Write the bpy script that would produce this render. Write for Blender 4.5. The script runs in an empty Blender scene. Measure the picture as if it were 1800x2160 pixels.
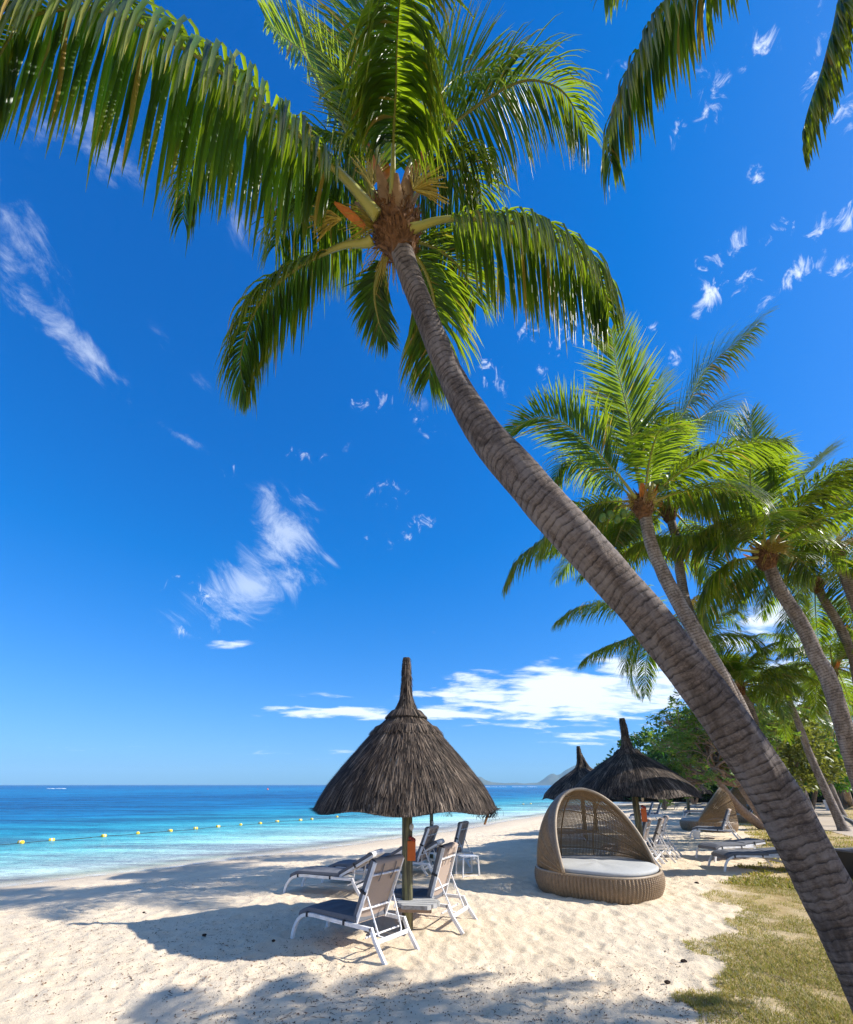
import bpy, math, random
import numpy as np
from mathutils import Vector, Matrix

rng = np.random.default_rng(7)
random.seed(7)
sc = bpy.context.scene
COL = sc.collection
R = math.radians

# ------------------------------------------------------------------ camera, sky, sun, exposure
CAM_H, FPX, PITCH, CX, CY = 2.1, 1012.0, R(13.4), 900.0, 1414.0
cam_d = bpy.data.cameras.new('camera')
cam = bpy.data.objects.new('camera', cam_d); COL.objects.link(cam)
cam.location = (0, 0, CAM_H)
cam.rotation_euler = (R(90) + PITCH, 0, 0)
cam_d.sensor_fit = 'VERTICAL'; cam_d.sensor_height = 36.0; cam_d.lens = FPX / 2160 * 36.0
cam_d.shift_y = (CY - 1080) / 2160
cam_d.clip_start = 0.05; cam_d.clip_end = 20000
sc.camera = cam

SUN_EL, SUN_AZ = R(38.8), R(94.1)          # azimuth clockwise from +Y
SUN = np.array([math.sin(SUN_AZ) * math.cos(SUN_EL), math.cos(SUN_AZ) * math.cos(SUN_EL), math.sin(SUN_EL)])
world = bpy.data.worlds.new('World'); sc.world = world; world.use_nodes = True
sun_d = bpy.data.lights.new('sun', 'SUN'); sun_d.energy = 5.0; sun_d.angle = R(0.5); sun_d.color = (1.0, 0.965, 0.91)
sun = bpy.data.objects.new('sun', sun_d); COL.objects.link(sun)
sun.rotation_euler = Vector(SUN).to_track_quat('Z', 'Y').to_euler()
sc.view_settings.view_transform = 'Standard'; sc.view_settings.look = 'None'
sc.view_settings.gamma = 1.0; sc.view_settings.use_curve_mapping = False
sc.view_settings.exposure = 0.64
SKY_STRENGTH = 0.11
sc.render.engine = 'CYCLES'
sc.cycles.max_bounces = 8; sc.cycles.transparent_max_bounces = 12
sc.cycles.use_denoising = True; sc.cycles.denoiser = 'OPENIMAGEDENOISE'; sc.cycles.denoising_input_passes = 'RGB_ALBEDO_NORMAL'; sc.cycles.denoising_prefilter = 'NONE'
sc.cycles.sample_clamp_indirect = 4.0

# ------------------------------------------------------------------ small helpers
def ray(px, py):
    u = (px - CX) / FPX; w = (CY - py) / FPX
    return np.array([u, math.cos(PITCH) - w * math.sin(PITCH), math.sin(PITCH) + w * math.cos(PITCH)])
def W(px, py, zc):                      # the point of the place seen at that pixel, zc metres ahead
    return np.array([0, 0, CAM_H]) + ray(px, py) * zc
def G(px, py, z=0.0):                   # the point of the ground (or of height z) seen at that pixel
    d = ray(px, py); t = (z - CAM_H) / d[2]
    return np.array([d[0] * t, d[1] * t, z])
def smooth(a, b, x):
    t = np.clip((x - a) / (b - a), 0, 1); return t * t * (3 - 2 * t)

def hash2(ix, iy, seed):
    h = (ix.astype(np.int64) * 374761393 + iy.astype(np.int64) * 668265263 + seed * 974634777) & 0xFFFFFFFF
    h = ((h ^ (h >> 13)) * 1274126177) & 0xFFFFFFFF
    h = h ^ (h >> 16)
    return (h & 0xFFFFFF) / float(0xFFFFFF)
def vnoise(x, y, seed=0):
    ix = np.floor(x); iy = np.floor(y); fx = x - ix; fy = y - iy
    fx = fx * fx * (3 - 2 * fx); fy = fy * fy * (3 - 2 * fy)
    a = hash2(ix, iy, seed); b = hash2(ix + 1, iy, seed); c = hash2(ix, iy + 1, seed); d = hash2(ix + 1, iy + 1, seed)
    return (a + (b - a) * fx) * (1 - fy) + (c + (d - c) * fx) * fy
def fbm(x, y, octaves=4, seed=0):
    s = 0; a = 0.5; t = 0
    for i in range(octaves):
        s = s + a * vnoise(x * 2 ** i + 17.3 * i, y * 2 ** i - 9.1 * i, seed + i); t += a; a *= 0.5
    return s / t
def cell(x, y, seed=0):
    ix = np.floor(x); iy = np.floor(y); best = np.full(np.shape(x), 9.0)
    for dx in (-1, 0, 1):
        for dy in (-1, 0, 1):
            jx = ix + dx; jy = iy + dy
            px = jx + hash2(jx, jy, seed); py = jy + hash2(jx, jy, seed + 5)
            best = np.minimum(best, (px - x) ** 2 + (py - y) ** 2)
    return np.sqrt(best)

def mesh_obj(name, verts, faces, mat, parent=None, att=None, smooth_shade=False):
    """One mesh object; att is a per-vertex (n,3) array read by the materials as 'tint'."""
    me = bpy.data.meshes.new(name)
    V = np.asarray(verts, dtype=np.float32).reshape(-1, 3)
    if isinstance(faces, np.ndarray):
        k = faces.shape[1]; n = len(faces)
        me.vertices.add(len(V)); me.vertices.foreach_set('co', V.ravel())
        me.loops.add(n * k); me.loops.foreach_set('vertex_index', faces.astype(np.int32).ravel())
        me.polygons.add(n)
        me.polygons.foreach_set('loop_start', np.arange(0, n * k, k, dtype=np.int32))
        me.update(calc_edges=True)
    else:
        me.from_pydata([tuple(map(float, v)) for v in V], [], [tuple(map(int, f)) for f in faces]); me.update()
    if smooth_shade:
        me.polygons.foreach_set('use_smooth', np.ones(len(me.polygons), dtype=bool))
    if att is not None:
        a = me.attributes.new('tint', 'FLOAT_VECTOR', 'POINT')
        a.data.foreach_set('vector', np.asarray(att, dtype=np.float32).ravel())
    me.materials.append(mat)
    o = bpy.data.objects.new(name, me); COL.objects.link(o)
    if parent is not None: o.parent = parent
    return o
def tag(o, label=None, cat=None, group=None, kind=None):
    if label: o['label'] = label
    if cat: o['category'] = cat
    if group: o['group'] = group
    if kind: o['kind'] = kind
    return o
def empty(name, loc=(0, 0, 0), rz=0.0, label=None, cat=None, group=None):
    o = bpy.data.objects.new(name, None); COL.objects.link(o)
    o.location = tuple(map(float, loc)); o.rotation_euler = (0, 0, rz); o.empty_display_size = 0.2
    return tag(o, label, cat, group)
def copy_tree(o, parent=None):
    c = o.copy(); COL.objects.link(c)
    if parent is not None: c.parent = parent
    for ch in [x for x in ALLCH.get(o.name, [])]: copy_tree(ch, c)
    return c
ALLCH = {}
def index_children():
    ALLCH.clear()
    for x in COL.objects:
        if x.parent: ALLCH.setdefault(x.parent.name, []).append(x)

class MB:
    """collects boxes, tubes and sheets for ONE mesh"""
    def __init__(s): s.v = []; s.f = []; s.a = []
    def add(s, v, f, a=None):
        o = len(s.v); v = [tuple(map(float, p)) for p in v]
        s.v += v; s.f += [tuple(int(i) + o for i in q) for q in f]
        s.a += [tuple(map(float, p)) for p in a] if a is not None else [(0.5, 0, 0)] * len(v)
    def box(s, c, d, rot=None):
        p = []
        for z in (-.5, .5):
            for y in (-.5, .5):
                for x in (-.5, .5):
                    q = Vector((x * d[0], y * d[1], z * d[2]))
                    if rot is not None: q = rot @ q
                    p.append((q.x + c[0], q.y + c[1], q.z + c[2]))
        s.add(p, [(0, 2, 3, 1), (4, 5, 7, 6), (0, 1, 5, 4), (2, 6, 7, 3), (0, 4, 6, 2), (1, 3, 7, 5)])
    def rbox(s, c, d, b=0.01, rot=None):
        """box with bevelled edges"""
        x, y, z = d[0] / 2, d[1] / 2, d[2] / 2; b = min(b, x * .9, y * .9, z * .9)
        ring = lambda xx, yy, bb: [(xx - bb, yy), (xx, yy - bb), (xx, -yy + bb), (xx - bb, -yy), (-xx + bb, -yy), (-xx, -yy + bb), (-xx, yy - bb), (-xx + bb, yy)]
        L = [(ring(x - b, y - b, b * .5), -z), (ring(x, y, b), -z + b), (ring(x, y, b), z - b), (ring(x - b, y - b, b * .5), z)]
        p = []
        for rr, zz in L:
            for (a_, b_) in rr:
                q = Vector((a_, b_, zz))
                if rot is not None: q = rot @ q
                p.append((q.x + c[0], q.y + c[1], q.z + c[2]))
        f = [tuple(range(7, -1, -1))[::-1], tuple(range(31, 23, -1))]
        for k in range(3):
            for i in range(8):
                j = (i + 1) % 8
                f.append((k * 8 + i, k * 8 + j, k * 8 + 8 + j, k * 8 + 8 + i))
        s.add(p, f)
    def tube(s, pts, rad, seg=8, cap=True):
        v, f, a = tube_arrays(pts, rad, seg, cap); s.add(v, f, a)
    def bar(s, pts, w, h, up=(0, 1, 0)):
        """rectangular section swept along pts; w along 'up', h across"""
        P = [Vector(tuple(map(float, p))) for p in pts]; n = len(P); v = []
        U = Vector(up).normalized()
        for i in range(n):
            t = (P[min(i + 1, n - 1)] - P[max(i - 1, 0)]).normalized()
            sdir = t.cross(U).normalized()
            k = 1.0
            if 0 < i < n - 1:
                c = (P[i] - P[i - 1]).normalized().dot((P[i + 1] - P[i]).normalized()); k = 1 / max(.6, math.sqrt((1 + c) / 2))
            for (a, b) in ((-1, -1), (1, -1), (1, 1), (-1, 1)):
                v.append(P[i] + U * (a * w / 2) + sdir * (b * h / 2 * k))
        f = [(0, 1, 2, 3), (4 * n - 1, 4 * n - 2, 4 * n - 3, 4 * n - 4)]
        for i in range(n - 1):
            for k in range(4):
                m = (k + 1) % 4
                f.append((4 * i + k, 4 * i + 4 + k, 4 * i + 4 + m, 4 * i + m))
        s.add(v, f)
    def build(s, name, mat, parent=None, smooth_shade=False):
        return mesh_obj(name, s.v, s.f, mat, parent, s.a, smooth_shade)

def frames(P):
    P = np.asarray(P, float); T = np.gradient(P, axis=0); T /= np.linalg.norm(T, axis=1)[:, None] + 1e-9
    ref = np.array([0, 0, 1.0]) if abs(T[0][2]) < .9 else np.array([0, 1.0, 0])
    N = np.zeros_like(P); n = ref - T[0] * ref.dot(T[0]); n /= np.linalg.norm(n)
    for i in range(len(P)):
        n = n - T[i] * n.dot(T[i]); n /= np.linalg.norm(n) + 1e-9; N[i] = n
    return T, N, np.cross(T, N)
def tube_arrays(pts, rad, seg=8, cap=True):
    P = np.asarray([tuple(p) for p in pts], float); n = len(P)
    r = np.broadcast_to(np.asarray(rad, float), (n,)); T, N, B = frames(P)
    ang = np.arange(seg) * 2 * math.pi / seg
    V = P[:, None] + r[:, None, None] * (np.cos(ang)[None, :, None] * N[:, None] + np.sin(ang)[None, :, None] * B[:, None])
    L = np.r_[0, np.cumsum(np.linalg.norm(np.diff(P, axis=0), axis=1))]
    A = np.zeros((n, seg, 3)); A[..., 0] = np.cos(ang); A[..., 1] = L[:, None]; A[..., 2] = np.sin(ang)
    f = []
    for i in range(n - 1):
        for k in range(seg):
            m = (k + 1) % seg
            f.append((i * seg + k, i * seg + m, (i + 1) * seg + m, (i + 1) * seg + k))
    if cap: f += [tuple(range(seg))[::-1], tuple(range((n - 1) * seg, n * seg))]
    return V.reshape(-1, 3), f, A.reshape(-1, 3)
def catmull(P, n):
    P = np.asarray(P, float)
    if len(P) == 2: t = np.linspace(0, 1, n)[:, None]; return P[0] * (1 - t) + P[1] * t
    Q = np.vstack([2 * P[0] - P[1], P, 2 * P[-1] - P[-2]])
    out = []; m = len(P) - 1
    for s_ in np.linspace(0, m - 1e-6, n * 4):
        i = int(s_); t = s_ - i; a, b, c, d = Q[i:i + 4]
        out.append(.5 * ((2 * b) + (c - a) * t + (2 * a - 5 * b + 4 * c - d) * t * t + (3 * b - a - 3 * c + d) * t ** 3))
    out = np.array(out)
    L = np.r_[0, np.cumsum(np.linalg.norm(np.diff(out, axis=0), axis=1))]
    s_ = np.linspace(0, L[-1], n)
    return np.stack([np.interp(s_, L, out[:, k]) for k in range(P.shape[1])], 1)

# ------------------------------------------------------------------ materials
class NT:
    def __init__(s, tree): s.t = tree; s.n = tree.nodes; s.l = tree.links
    def node(s, typ, **kw):
        n = s.n.new(typ)
        for k, v in kw.items():
            if k.startswith('_'): setattr(n, k[1:], v)
            else:
                i = int(k[1:]) if k[0] == 'i' and k[1:].isdigit() else k.replace('__', ' ')
                if hasattr(v, 'is_output'): s.l.new(v, n.inputs[i])
                else: n.inputs[i].default_value = v
        return n
    def math(s, op, a, b=0.0, c=0.0, clamp=False):
        return s.node('ShaderNodeMath', _operation=op, _use_clamp=clamp, i0=a, i1=b, i2=c).outputs[0]
    def mix(s, f, a, b, blend='MIX'):
        n = s.n.new('ShaderNodeMix'); n.data_type = 'RGBA'; n.blend_type = blend
        for i, v in ((0, f), (6, a), (7, b)):
            if hasattr(v, 'is_output'): s.l.new(v, n.inputs[i])
            else: n.inputs[i].default_value = v if i == 0 else tuple(v) + ((1,) if len(v) == 3 else ())
        return n.outputs[2]
    def ramp(s, fac, stops, interp='LINEAR'):
        n = s.n.new('ShaderNodeValToRGB'); n.color_ramp.interpolation = interp
        s.l.new(fac, n.inputs[0]); e = n.color_ramp.elements
        while len(e) < len(stops): e.new(0.5)
        for i, (p, c) in enumerate(stops):
            e[i].position = p; e[i].color = tuple(c) + (1,) if len(c) == 3 else c
        return n.outputs[0]
    def maprange(s, v, a, b, c=0.0, d=1.0, smoothstep=False):
        return s.node('ShaderNodeMapRange', _interpolation_type='SMOOTHSTEP' if smoothstep else 'LINEAR', i0=v, i1=a, i2=b, i3=c, i4=d).outputs[0]
    def noise(s, vec, scale, detail=4, rough=.55, dist=0.0):
        return s.node('ShaderNodeTexNoise', Vector=vec, Scale=scale, Detail=detail, Roughness=rough, Distortion=dist).outputs[0]
    def mapping(s, vec, scale=(1, 1, 1), rot=(0, 0, 0), loc=(0, 0, 0)):
        return s.node('ShaderNodeMapping', Vector=vec, Scale=scale, Rotation=rot, Location=loc).outputs[0]
def mat_new(name):
    m = bpy.data.materials.new(name); m.use_nodes = True
    t = NT(m.node_tree); b = m.node_tree.nodes['Principled BSDF']; out = m.node_tree.nodes['Material Output']
    return m, t, b, out
def attr(t):
    a = t.node('ShaderNodeAttribute', _attribute_name='tint')
    s_ = t.node('ShaderNodeSeparateXYZ', Vector=a.outputs['Vector'])
    return s_.outputs
def gen(t): return t.node('ShaderNodeNewGeometry').outputs['Position']
def obj_co(t): return t.node('ShaderNodeTexCoord').outputs['Object']
def bump(t, b, h, strength=.5, dist=.01):
    n = t.node('ShaderNodeBump', Strength=strength, Distance=dist, Height=h); t.l.new(n.outputs[0], b.inputs['Normal'])
def simple(name, col, rough=.6, var=.12, scale=30, spec=.4, bumpd=0.0, metal=0.0):
    m, t, b, o = mat_new(name); n = t.noise(obj_co(t), scale, 5, .6)
    lo = tuple(c * (1 - var) for c in col); hi = tuple(min(1, c * (1 + var)) for c in col)
    t.l.new(t.ramp(n, [(.3, lo), (.7, hi)]), b.inputs['Base Color'])
    b.inputs['Roughness'].default_value = rough; b.inputs['Specular IOR Level'].default_value = spec; b.inputs['Metallic'].default_value = metal
    if bumpd: bump(t, b, n, .6, bumpd)
    return m
M = {}
# white powder-coated metal, with faint grime
m, t, b, o = mat_new('white_metal'); p = obj_co(t)
n = t.noise(p, 9, 6, .7)
t.l.new(t.ramp(n, [(.35, (.62, .60, .57)), (.6, (.80, .79, .78))]), b.inputs['Base Color']); b.inputs['Roughness'].default_value = .38
M['white'] = m
M['cushion'] = simple('grey_cushion_fabric', (.135, .137, .148), .85, .12, 60, .2, .002)
M['sling'] = simple('taupe_mesh_fabric', (.40, .31, .245), .75, .08, 90, .2, .001)
M['strap'] = simple('dark_strap', (.035, .034, .036), .8)
M['mattress'] = simple('pale_grey_mattress', (.40, .395, .37), .85, .06, 14, .2, .004)
M['black'] = simple('black_plastic', (.02, .02, .021), .5)
M['plastic'] = simple('white_plastic', (.66, .67, .68), .4, .05)
M['towel'] = simple('pale_towel', (.60, .58, .56), .95, .08, 40, .1, .004)
M['orange'] = simple('orange_painted_board', (.62, .13, .015), .45, .12, 12)
M['shell'] = simple('pale_shell', (.6, .56, .5), .5)
M['redbead'] = simple('red_brown_bead', (.28, .035, .02), .5)
M['rope'] = simple('dark_rope', (.03, .026, .022), .9)
M['kerb'] = simple('kerb_stone', (.20, .19, .18), .9, .2, 8, .2, .01)
M['wall_white'] = simple('white_render', (.66, .65, .62), .9, .06, 3)
M['wall_brown'] = simple('dark_brown_wall', (.06, .028, .018), .9, .2, 3)
M['roof'] = simple('brown_roof', (.07, .045, .032), .9, .2, 3)
M['glass_dark'] = simple('dark_window', (.02, .025, .03), .1)
M['pebble'] = simple('dark_husk', (.035, .022, .016), .9, .3, 40, .2, .01)

# weathered greenish post
m, t, b, o = mat_new('weathered_post'); p = obj_co(t)
g1 = t.noise(t.mapping(p, (30, 30, 1.5)), 1.0, 6, .7); g2 = t.noise(p, 2.5, 4)
c = t.mix(t.maprange(g2, .35, .65), (.22, .21, .085), (.30, .26, .14)); c = t.mix(t.maprange(g1, .62, .45), c, (.07, .065, .04))
t.l.new(c, b.inputs['Base Color']); b.inputs['Roughness'].default_value = .8; bump(t, b, g1, .6, .008); M['post'] = m
# whitewashed board table top
m, t, b, o = mat_new('whitewashed_wood'); p = obj_co(t)
g1 = t.noise(t.mapping(p, (3, 40, 3)), 1.0, 6, .7)
t.l.new(t.ramp(g1, [(.35, (.20, .19, .17)), (.55, (.46, .45, .42)), (.8, (.58, .57, .55))]), b.inputs['Base Color'])
b.inputs['Roughness'].default_value = .8; bump(t, b, g1, .5, .006); M['board'] = m

# thatch: colour per straw
m, t, b, o = mat_new('thatch_straw'); a = attr(t)
c = t.ramp(a[0], [(0, (.022, .016, .011)), (.35, (.075, .053, .037)), (.65, (.16, .118, .084)), (.92, (.30, .23, .165)), (1, (.42, .32, .23))])
n = t.noise(gen(t), 4, 3)
c = t.mix(t.maprange(n, .35, .7), c, t.mix(1.0, c, (.55, .5, .46), 'MULTIPLY'))
t.l.new(c, b.inputs['Base Color']); b.inputs['Roughness'].default_value = .75; b.inputs['Specular IOR Level'].default_value = .25; M['thatch'] = m
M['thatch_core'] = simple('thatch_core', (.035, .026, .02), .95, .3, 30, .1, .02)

# palm leaf: tint = (random plus sunlit lightening, along the leaflet, dryness)
def leaf_mat(name, dark, mid, tip, rough=.38, trans=.35, tcol=(.30, .50, .03)):
    m, t, b, o = mat_new(name); a = attr(t)
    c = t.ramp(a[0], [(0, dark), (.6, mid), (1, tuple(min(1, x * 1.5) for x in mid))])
    tipf = t.math('MULTIPLY', t.maprange(a[1], .55, 1.0), t.maprange(a[0], .15, .9), clamp=True)
    c = t.mix(tipf, c, tip)
    c = t.mix(a[2], c, (.52, .30, .07))
    t.l.new(c, b.inputs['Base Color']); b.inputs['Roughness'].default_value = rough
    b.inputs['Specular IOR Level'].default_value = .42
    tr = t.node('ShaderNodeBsdfTranslucent', Color=t.mix(t.math('MULTIPLY', a[2], .8), t.mix(a[0], tuple(x * .7 for x in tcol), tcol), (.65, .40, .06)))
    mx = t.node('ShaderNodeMixShader', Fac=trans); t.l.new(b.outputs[0], mx.inputs[1]); t.l.new(tr.outputs[0], mx.inputs[2])
    t.l.new(mx.outputs[0], o.inputs['Surface']); return m
M['palm'] = leaf_mat('palm_leaflet', (.007, .026, .005), (.034, .085, .006), (.36, .27, .03), rough=.36, trans=.40, tcol=(.42, .58, .015))
M['leaf'] = leaf_mat('beach_shrub_leaf', (.06, .12, .025), (.15, .25, .05), (.30, .30, .08), .5, .3)
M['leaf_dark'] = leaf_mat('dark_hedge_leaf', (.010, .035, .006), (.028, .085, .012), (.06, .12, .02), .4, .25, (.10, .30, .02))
M['leaf_bright'] = leaf_mat('bright_shrub_leaf', (.025, .085, .008), (.06, .19, .014), (.14, .25, .03), .4, .35, (.20, .5, .03))
M['leaf_olive'] = leaf_mat('olive_tree_leaf', (.07, .10, .02), (.16, .19, .035), (.26, .24, .06), .5, .3, (.4, .42, .05))
M['grassm'] = leaf_mat('grass_blade', (.12, .14, .015), (.38, .28, .05), (.54, .38, .12), .6, .3, (.45, .5, .06))

m, t, b, o = mat_new('frond_stalk'); a = attr(t)
c = t.ramp(a[1], [(0, (.32, .30, .05)), (.25, (.22, .24, .035)), (1, (.12, .14, .03))]); n = t.noise(gen(t), 30, 3)
t.l.new(t.mix(t.maprange(n, .3, .7, 0, .4), c, (.38, .30, .07)), b.inputs['Base Color']); b.inputs['Roughness'].default_value = .4; M['stalk'] = m

# palm bark: ring scars along the length (tint.y, metres), grey lichen patches, dark cracks
def bark(name, light, dark, ringn, patch):
    m, t, b, o = mat_new(name); a = attr(t)
    v = t.node('ShaderNodeCombineXYZ', X=a[0], Y=a[2], Z=a[1]).outputs[0]
    warp = t.noise(t.mapping(v, (1.1, 1.1, 2.2)), 1.0, 4, .6)
    ln = t.math('ADD', a[1], t.math('MULTIPLY', t.math('SUBTRACT', warp, .5), .13))
    ln = t.math('ADD', ln, t.math('MULTIPLY', a[0], .045))
    fr = t.math('FRACT', t.math('MULTIPLY', ln, ringn))
    edge = t.maprange(fr, .0, .34, 1, 0); edge2 = t.maprange(fr, .93, 1.0, 0, 1)
    groove = t.math('MAXIMUM', edge, edge2)
    
    fib = t.noise(t.mapping(v, (11, 11, 14)), 1.0, 9, .72)
    fine = t.noise(t.mapping(v, (5, 5, 34)), 1.0, 6, .75, .8)
    blot = t.noise(t.mapping(v, (1.8, 1.8, 5.0)), 1.0, 8, .68, 1.2)
    blot2 = t.noise(t.mapping(v, (2.5, 2.5, 2.5), loc=(7, 3, 1)), 1.0, 6, .65)
    c = t.mix(t.maprange(fib, .3, .72), dark, light)
    c = t.mix(t.maprange(fine, .40, .62, 0, .7), c, tuple(x * .45 for x in dark))
    c = t.mix(t.maprange(blot2, .44, .60, 0, .75), c, patch)
    br = t.noise(t.mapping(v, (2.6, 2.6, 8), loc=(3, 9, 2)), 1.0, 6, .75, .6)
    low = t.maprange(fr, .0, .55, 1, 0)
    c = t.mix(t.math('MULTIPLY', t.maprange(blot, .53, .63, 0, .85), t.maprange(low, 0, 1, .6, 1)), c, tuple(x * .25 for x in dark))
    fr2 = t.math('FRACT', t.math('MULTIPLY', t.math('ADD', ln, t.math('MULTIPLY', fib, .03)), ringn * 2.3))
    c = t.mix(t.math('MULTIPLY', t.maprange(fr2, .0, .30, 1, 0), t.maprange(blot2, .40, .60, .65, .1)), c, tuple(x * .38 for x in dark))
    crk = t.noise(t.mapping(v, (9, 9, 1.1), loc=(2, 5, 8)), 1.0, 7, .7, .5)
    stn = t.noise(t.mapping(v, (.9, .9, 1.3), loc=(4, 1, 6)), 1.0, 7, .68, .8)
    c = t.mix(t.maprange(stn, .54, .66, 0, .7), c, tuple(x * .40 for x in dark)); c = t.mix(t.maprange(stn, .44, .34, 0, .55), c, tuple(min(1, x * 1.25) for x in patch))
    c = t.mix(t.maprange(crk, .66, .72, 0, .6), c, tuple(x * .2 for x in dark))
    c = t.mix(t.math('MULTIPLY', groove, t.maprange(br, .40, .58, 0.25, .95)), c, tuple(x * .2 for x in dark))
    t.l.new(c, b.inputs['Base Color']); b.inputs['Roughness'].default_value = .85; b.inputs['Specular IOR Level'].default_value = .2
    h = t.math('ADD', t.math('MULTIPLY', fib, .7), t.math('MULTIPLY', fine, .5)); h = t.math('SUBTRACT', h, t.math('MULTIPLY', groove, t.maprange(br, .35, .6, .1, .9)))
    h = t.math('SUBTRACT', h, t.maprange(blot, .50, .60, 0, .5))
    bump(t, b, h, .9, .0060); return m
M['bark'] = bark('old_palm_bark', (.26, .20, .155), (.125, .092, .072), 15.0, (.19, .16, .14))
M['bark_far'] = bark('grey_palm_bark', (.38, .30, .235), (.20, .15, .115), 14.0, (.34, .29, .25))
M['fibre'] = simple('brown_crown_fibre', (.155, .078, .036), .9, .65, 14, .2, .02)
M['spathe'] = simple('orange_brown_spathe', (.50, .17, .03), .55, .35, 10, .3, .004)
M['boot'] = simple('dry_leaf_base', (.28, .17, .085), .8, .35, 8, .2, .01)
M['flower'] = simple('yellow_flower_stalk', (.42, .31, .05), .7, .3, 20)
M['coconut'] = simple('green_coconut', (.10, .17, .025), .4, .25, 8)
M['wood'] = simple('grey_brown_branch', (.30, .21, .15), .9, .35, 12, .2, .01)
M['buoy'] = simple('yellow_buoy', (.75, .50, .03), .35, .06)
M['buoy_red'] = simple('orange_red_buoy', (.7, .10, .02), .4)

# rattan
def rattan(name, lo, hi):
    m, t, b, o = mat_new(name); p = obj_co(t); n = t.noise(p, 6, 5); n2 = t.noise(t.mapping(p, (60, 60, 14)), 1.0, 4, .7)
    c = t.mix(t.maprange(n2, .3, .7), lo, hi); c = t.mix(t.maprange(n, .35, .7, 0, .35), c, tuple(x * .7 for x in lo))
    t.l.new(c, b.inputs['Base Color']); b.inputs['Roughness'].default_value = .55; bump(t, b, n2, .4, .003); return m
M['rattan'] = rattan('woven_rattan', (.155, .10, .055), (.34, .235, .132))
M['rattan_rim'] = rattan('pale_rattan_rim', (.24, .175, .11), (.42, .32, .21))
M['rattan_dark'] = rattan('hood_rattan_rods', (.19, .12, .055), (.36, .24, .12))  # warm brown rattan of the hood rods, hoops and ribs
# ------------------------------------------------------------------ sky with clouds
CLOUDS = [  # px centre, half size (px), tilt, strength, kind (0 flat band, 1 puffs, 2 wisps)
    (1200, 1462, 270, 56, -3, 1.55, 0), (1290, 1450, 130, 26, -3, 1.3, 0), (1080, 1490, 190, 22, -4, 1.1, 0), (735, 1502, 160, 12, 0, 1.25, 0), (930, 1506, 210, 11, 0, 1.3, 0),
    (1330, 1440, 130, 40, 2, 1.0, 0), (1270, 1548, 110, 20, -8, .75, 0), (1170, 1530, 50, 7, 0, .6, 0),
    (1620, 1300, 150, 42, -15, .95, 0), (1700, 1440, 150, 120, 0, 1.2, 0), (1620, 1270, 110, 24, -12, .6, 0),
    (1560, 1380, 100, 60, -10, .7, 0), (700, 1470, 90, 9, 0, .3, 0),
    (590, 1150, 130, 64, -45, 1.2, 2), (530, 1235, 140, 62, -20, 1.2, 2), (620, 1090, 100, 45, 20, .6, 2), (440, 1250, 80, 32, 10, .6, 1),
    (388, 1333, 30, 18, 40, .8, 1), (465, 1352, 55, 14, 5, .5, 0), (690, 1180, 60, 25, -35, .4, 2),
    (822, 1040, 42, 24, 15, .9, 1), (868, 1118, 60, 18, -25, .8, 1), (790, 1130, 30, 10, -20, .55, 1), (790, 845, 45, 20, -5, .9, 1), (875, 850, 60, 26, 40, .45, 2),
    (900, 880, 60, 25, 60, .55, 1), (670, 952, 70, 20, -10, .5, 1), (480, 990, 60, 14, 10, .3, 1),
    (1035, 783, 45, 24, 60, .85, 1), (1130, 690, 50, 28, -40, .7, 1), (1195, 705, 60, 26, -60, .75, 1), (1140, 780, 35, 14, 50, .4, 1),
    (1500, 620, 52, 26, -40, 1.35, 1), (1565, 598, 34, 20, -50, 1.3, 1), (1515, 540, 66, 24, -35, .8, 1), (1620, 583, 30, 14, -20, 1.1, 1),
    (1695, 568, 44, 24, -30, 1.4, 1), (1785, 560, 36, 18, -20, 1.2, 1), (1790, 460, 32, 20, -45, 1.2, 1), (1640, 480, 50, 24, -50, .75, 1),
    (1730, 480, 40, 18, -50, .7, 1), (1605, 378, 26, 20, 40, 1.2, 1), (1620, 630, 40, 10, -50, .7, 1), (1380, 698, 20, 14, 60, .8, 1),
    (1498, 200, 52, 34, 70, .85, 1), (1610, 90, 60, 34, -70, .85, 1), (1705, 150, 70, 26, -65, .75, 1), (1425, 280, 40, 18, 80, .6, 1),
    (1700, 40, 50, 22, -60, .65, 1), (1790, 245, 50, 26, -20, .9, 1), (1300, 135, 26, 20, -30, .6, 1), (1655, 210, 60, 20, -60, .6, 1),
    (1480, 420, 24, 14, -20, .5, 1), (1420, 760, 14, 22, 0, .5, 1),
    (55, 480, 190, 66, 52, .85, 2), (20, 560, 120, 50, 70, .7, 2), (190, 320, 170, 58, 32, .6, 2), (200, 760, 135, 26, 42, .95, 2), (270, 830, 60, 16, 40, .6, 2), (375, 915, 80, 10, 30, .5, 2),
    (600, 510, 150, 40, 20, .4, 2), (160, 600, 130, 20, 48, .35, 2), (340, 720, 90, 22, 30, .3, 2), (430, 820, 70, 20, 40, .25, 2), (1310, 870, 120, 40, -50, .35, 1),
    (1000, 1320, 200, 20, -10, .14, 0), (250, 1578, 160, 8, 0, .2, 0), (700, 1590, 300, 14, 0, .25, 0)]
wt = NT(world.node_tree); wt.n.clear()
wout = wt.n.new('ShaderNodeOutputWorld'); bg = wt.n.new('ShaderNodeBackground'); wt.l.new(bg.outputs[0], wout.inputs[0])
sky = wt.n.new('ShaderNodeTexSky'); sky.sky_type = 'NISHITA'; sky.sun_disc = False
sky.sun_elevation = SUN_EL; sky.sun_rotation = SUN_AZ; sky.altitude = 0; sky.air_density = 1.0; sky.dust_density = 0.6; sky.ozone_density = 3.0
D = wt.n.new('ShaderNodeTexCoord').outputs['Generated']
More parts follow.
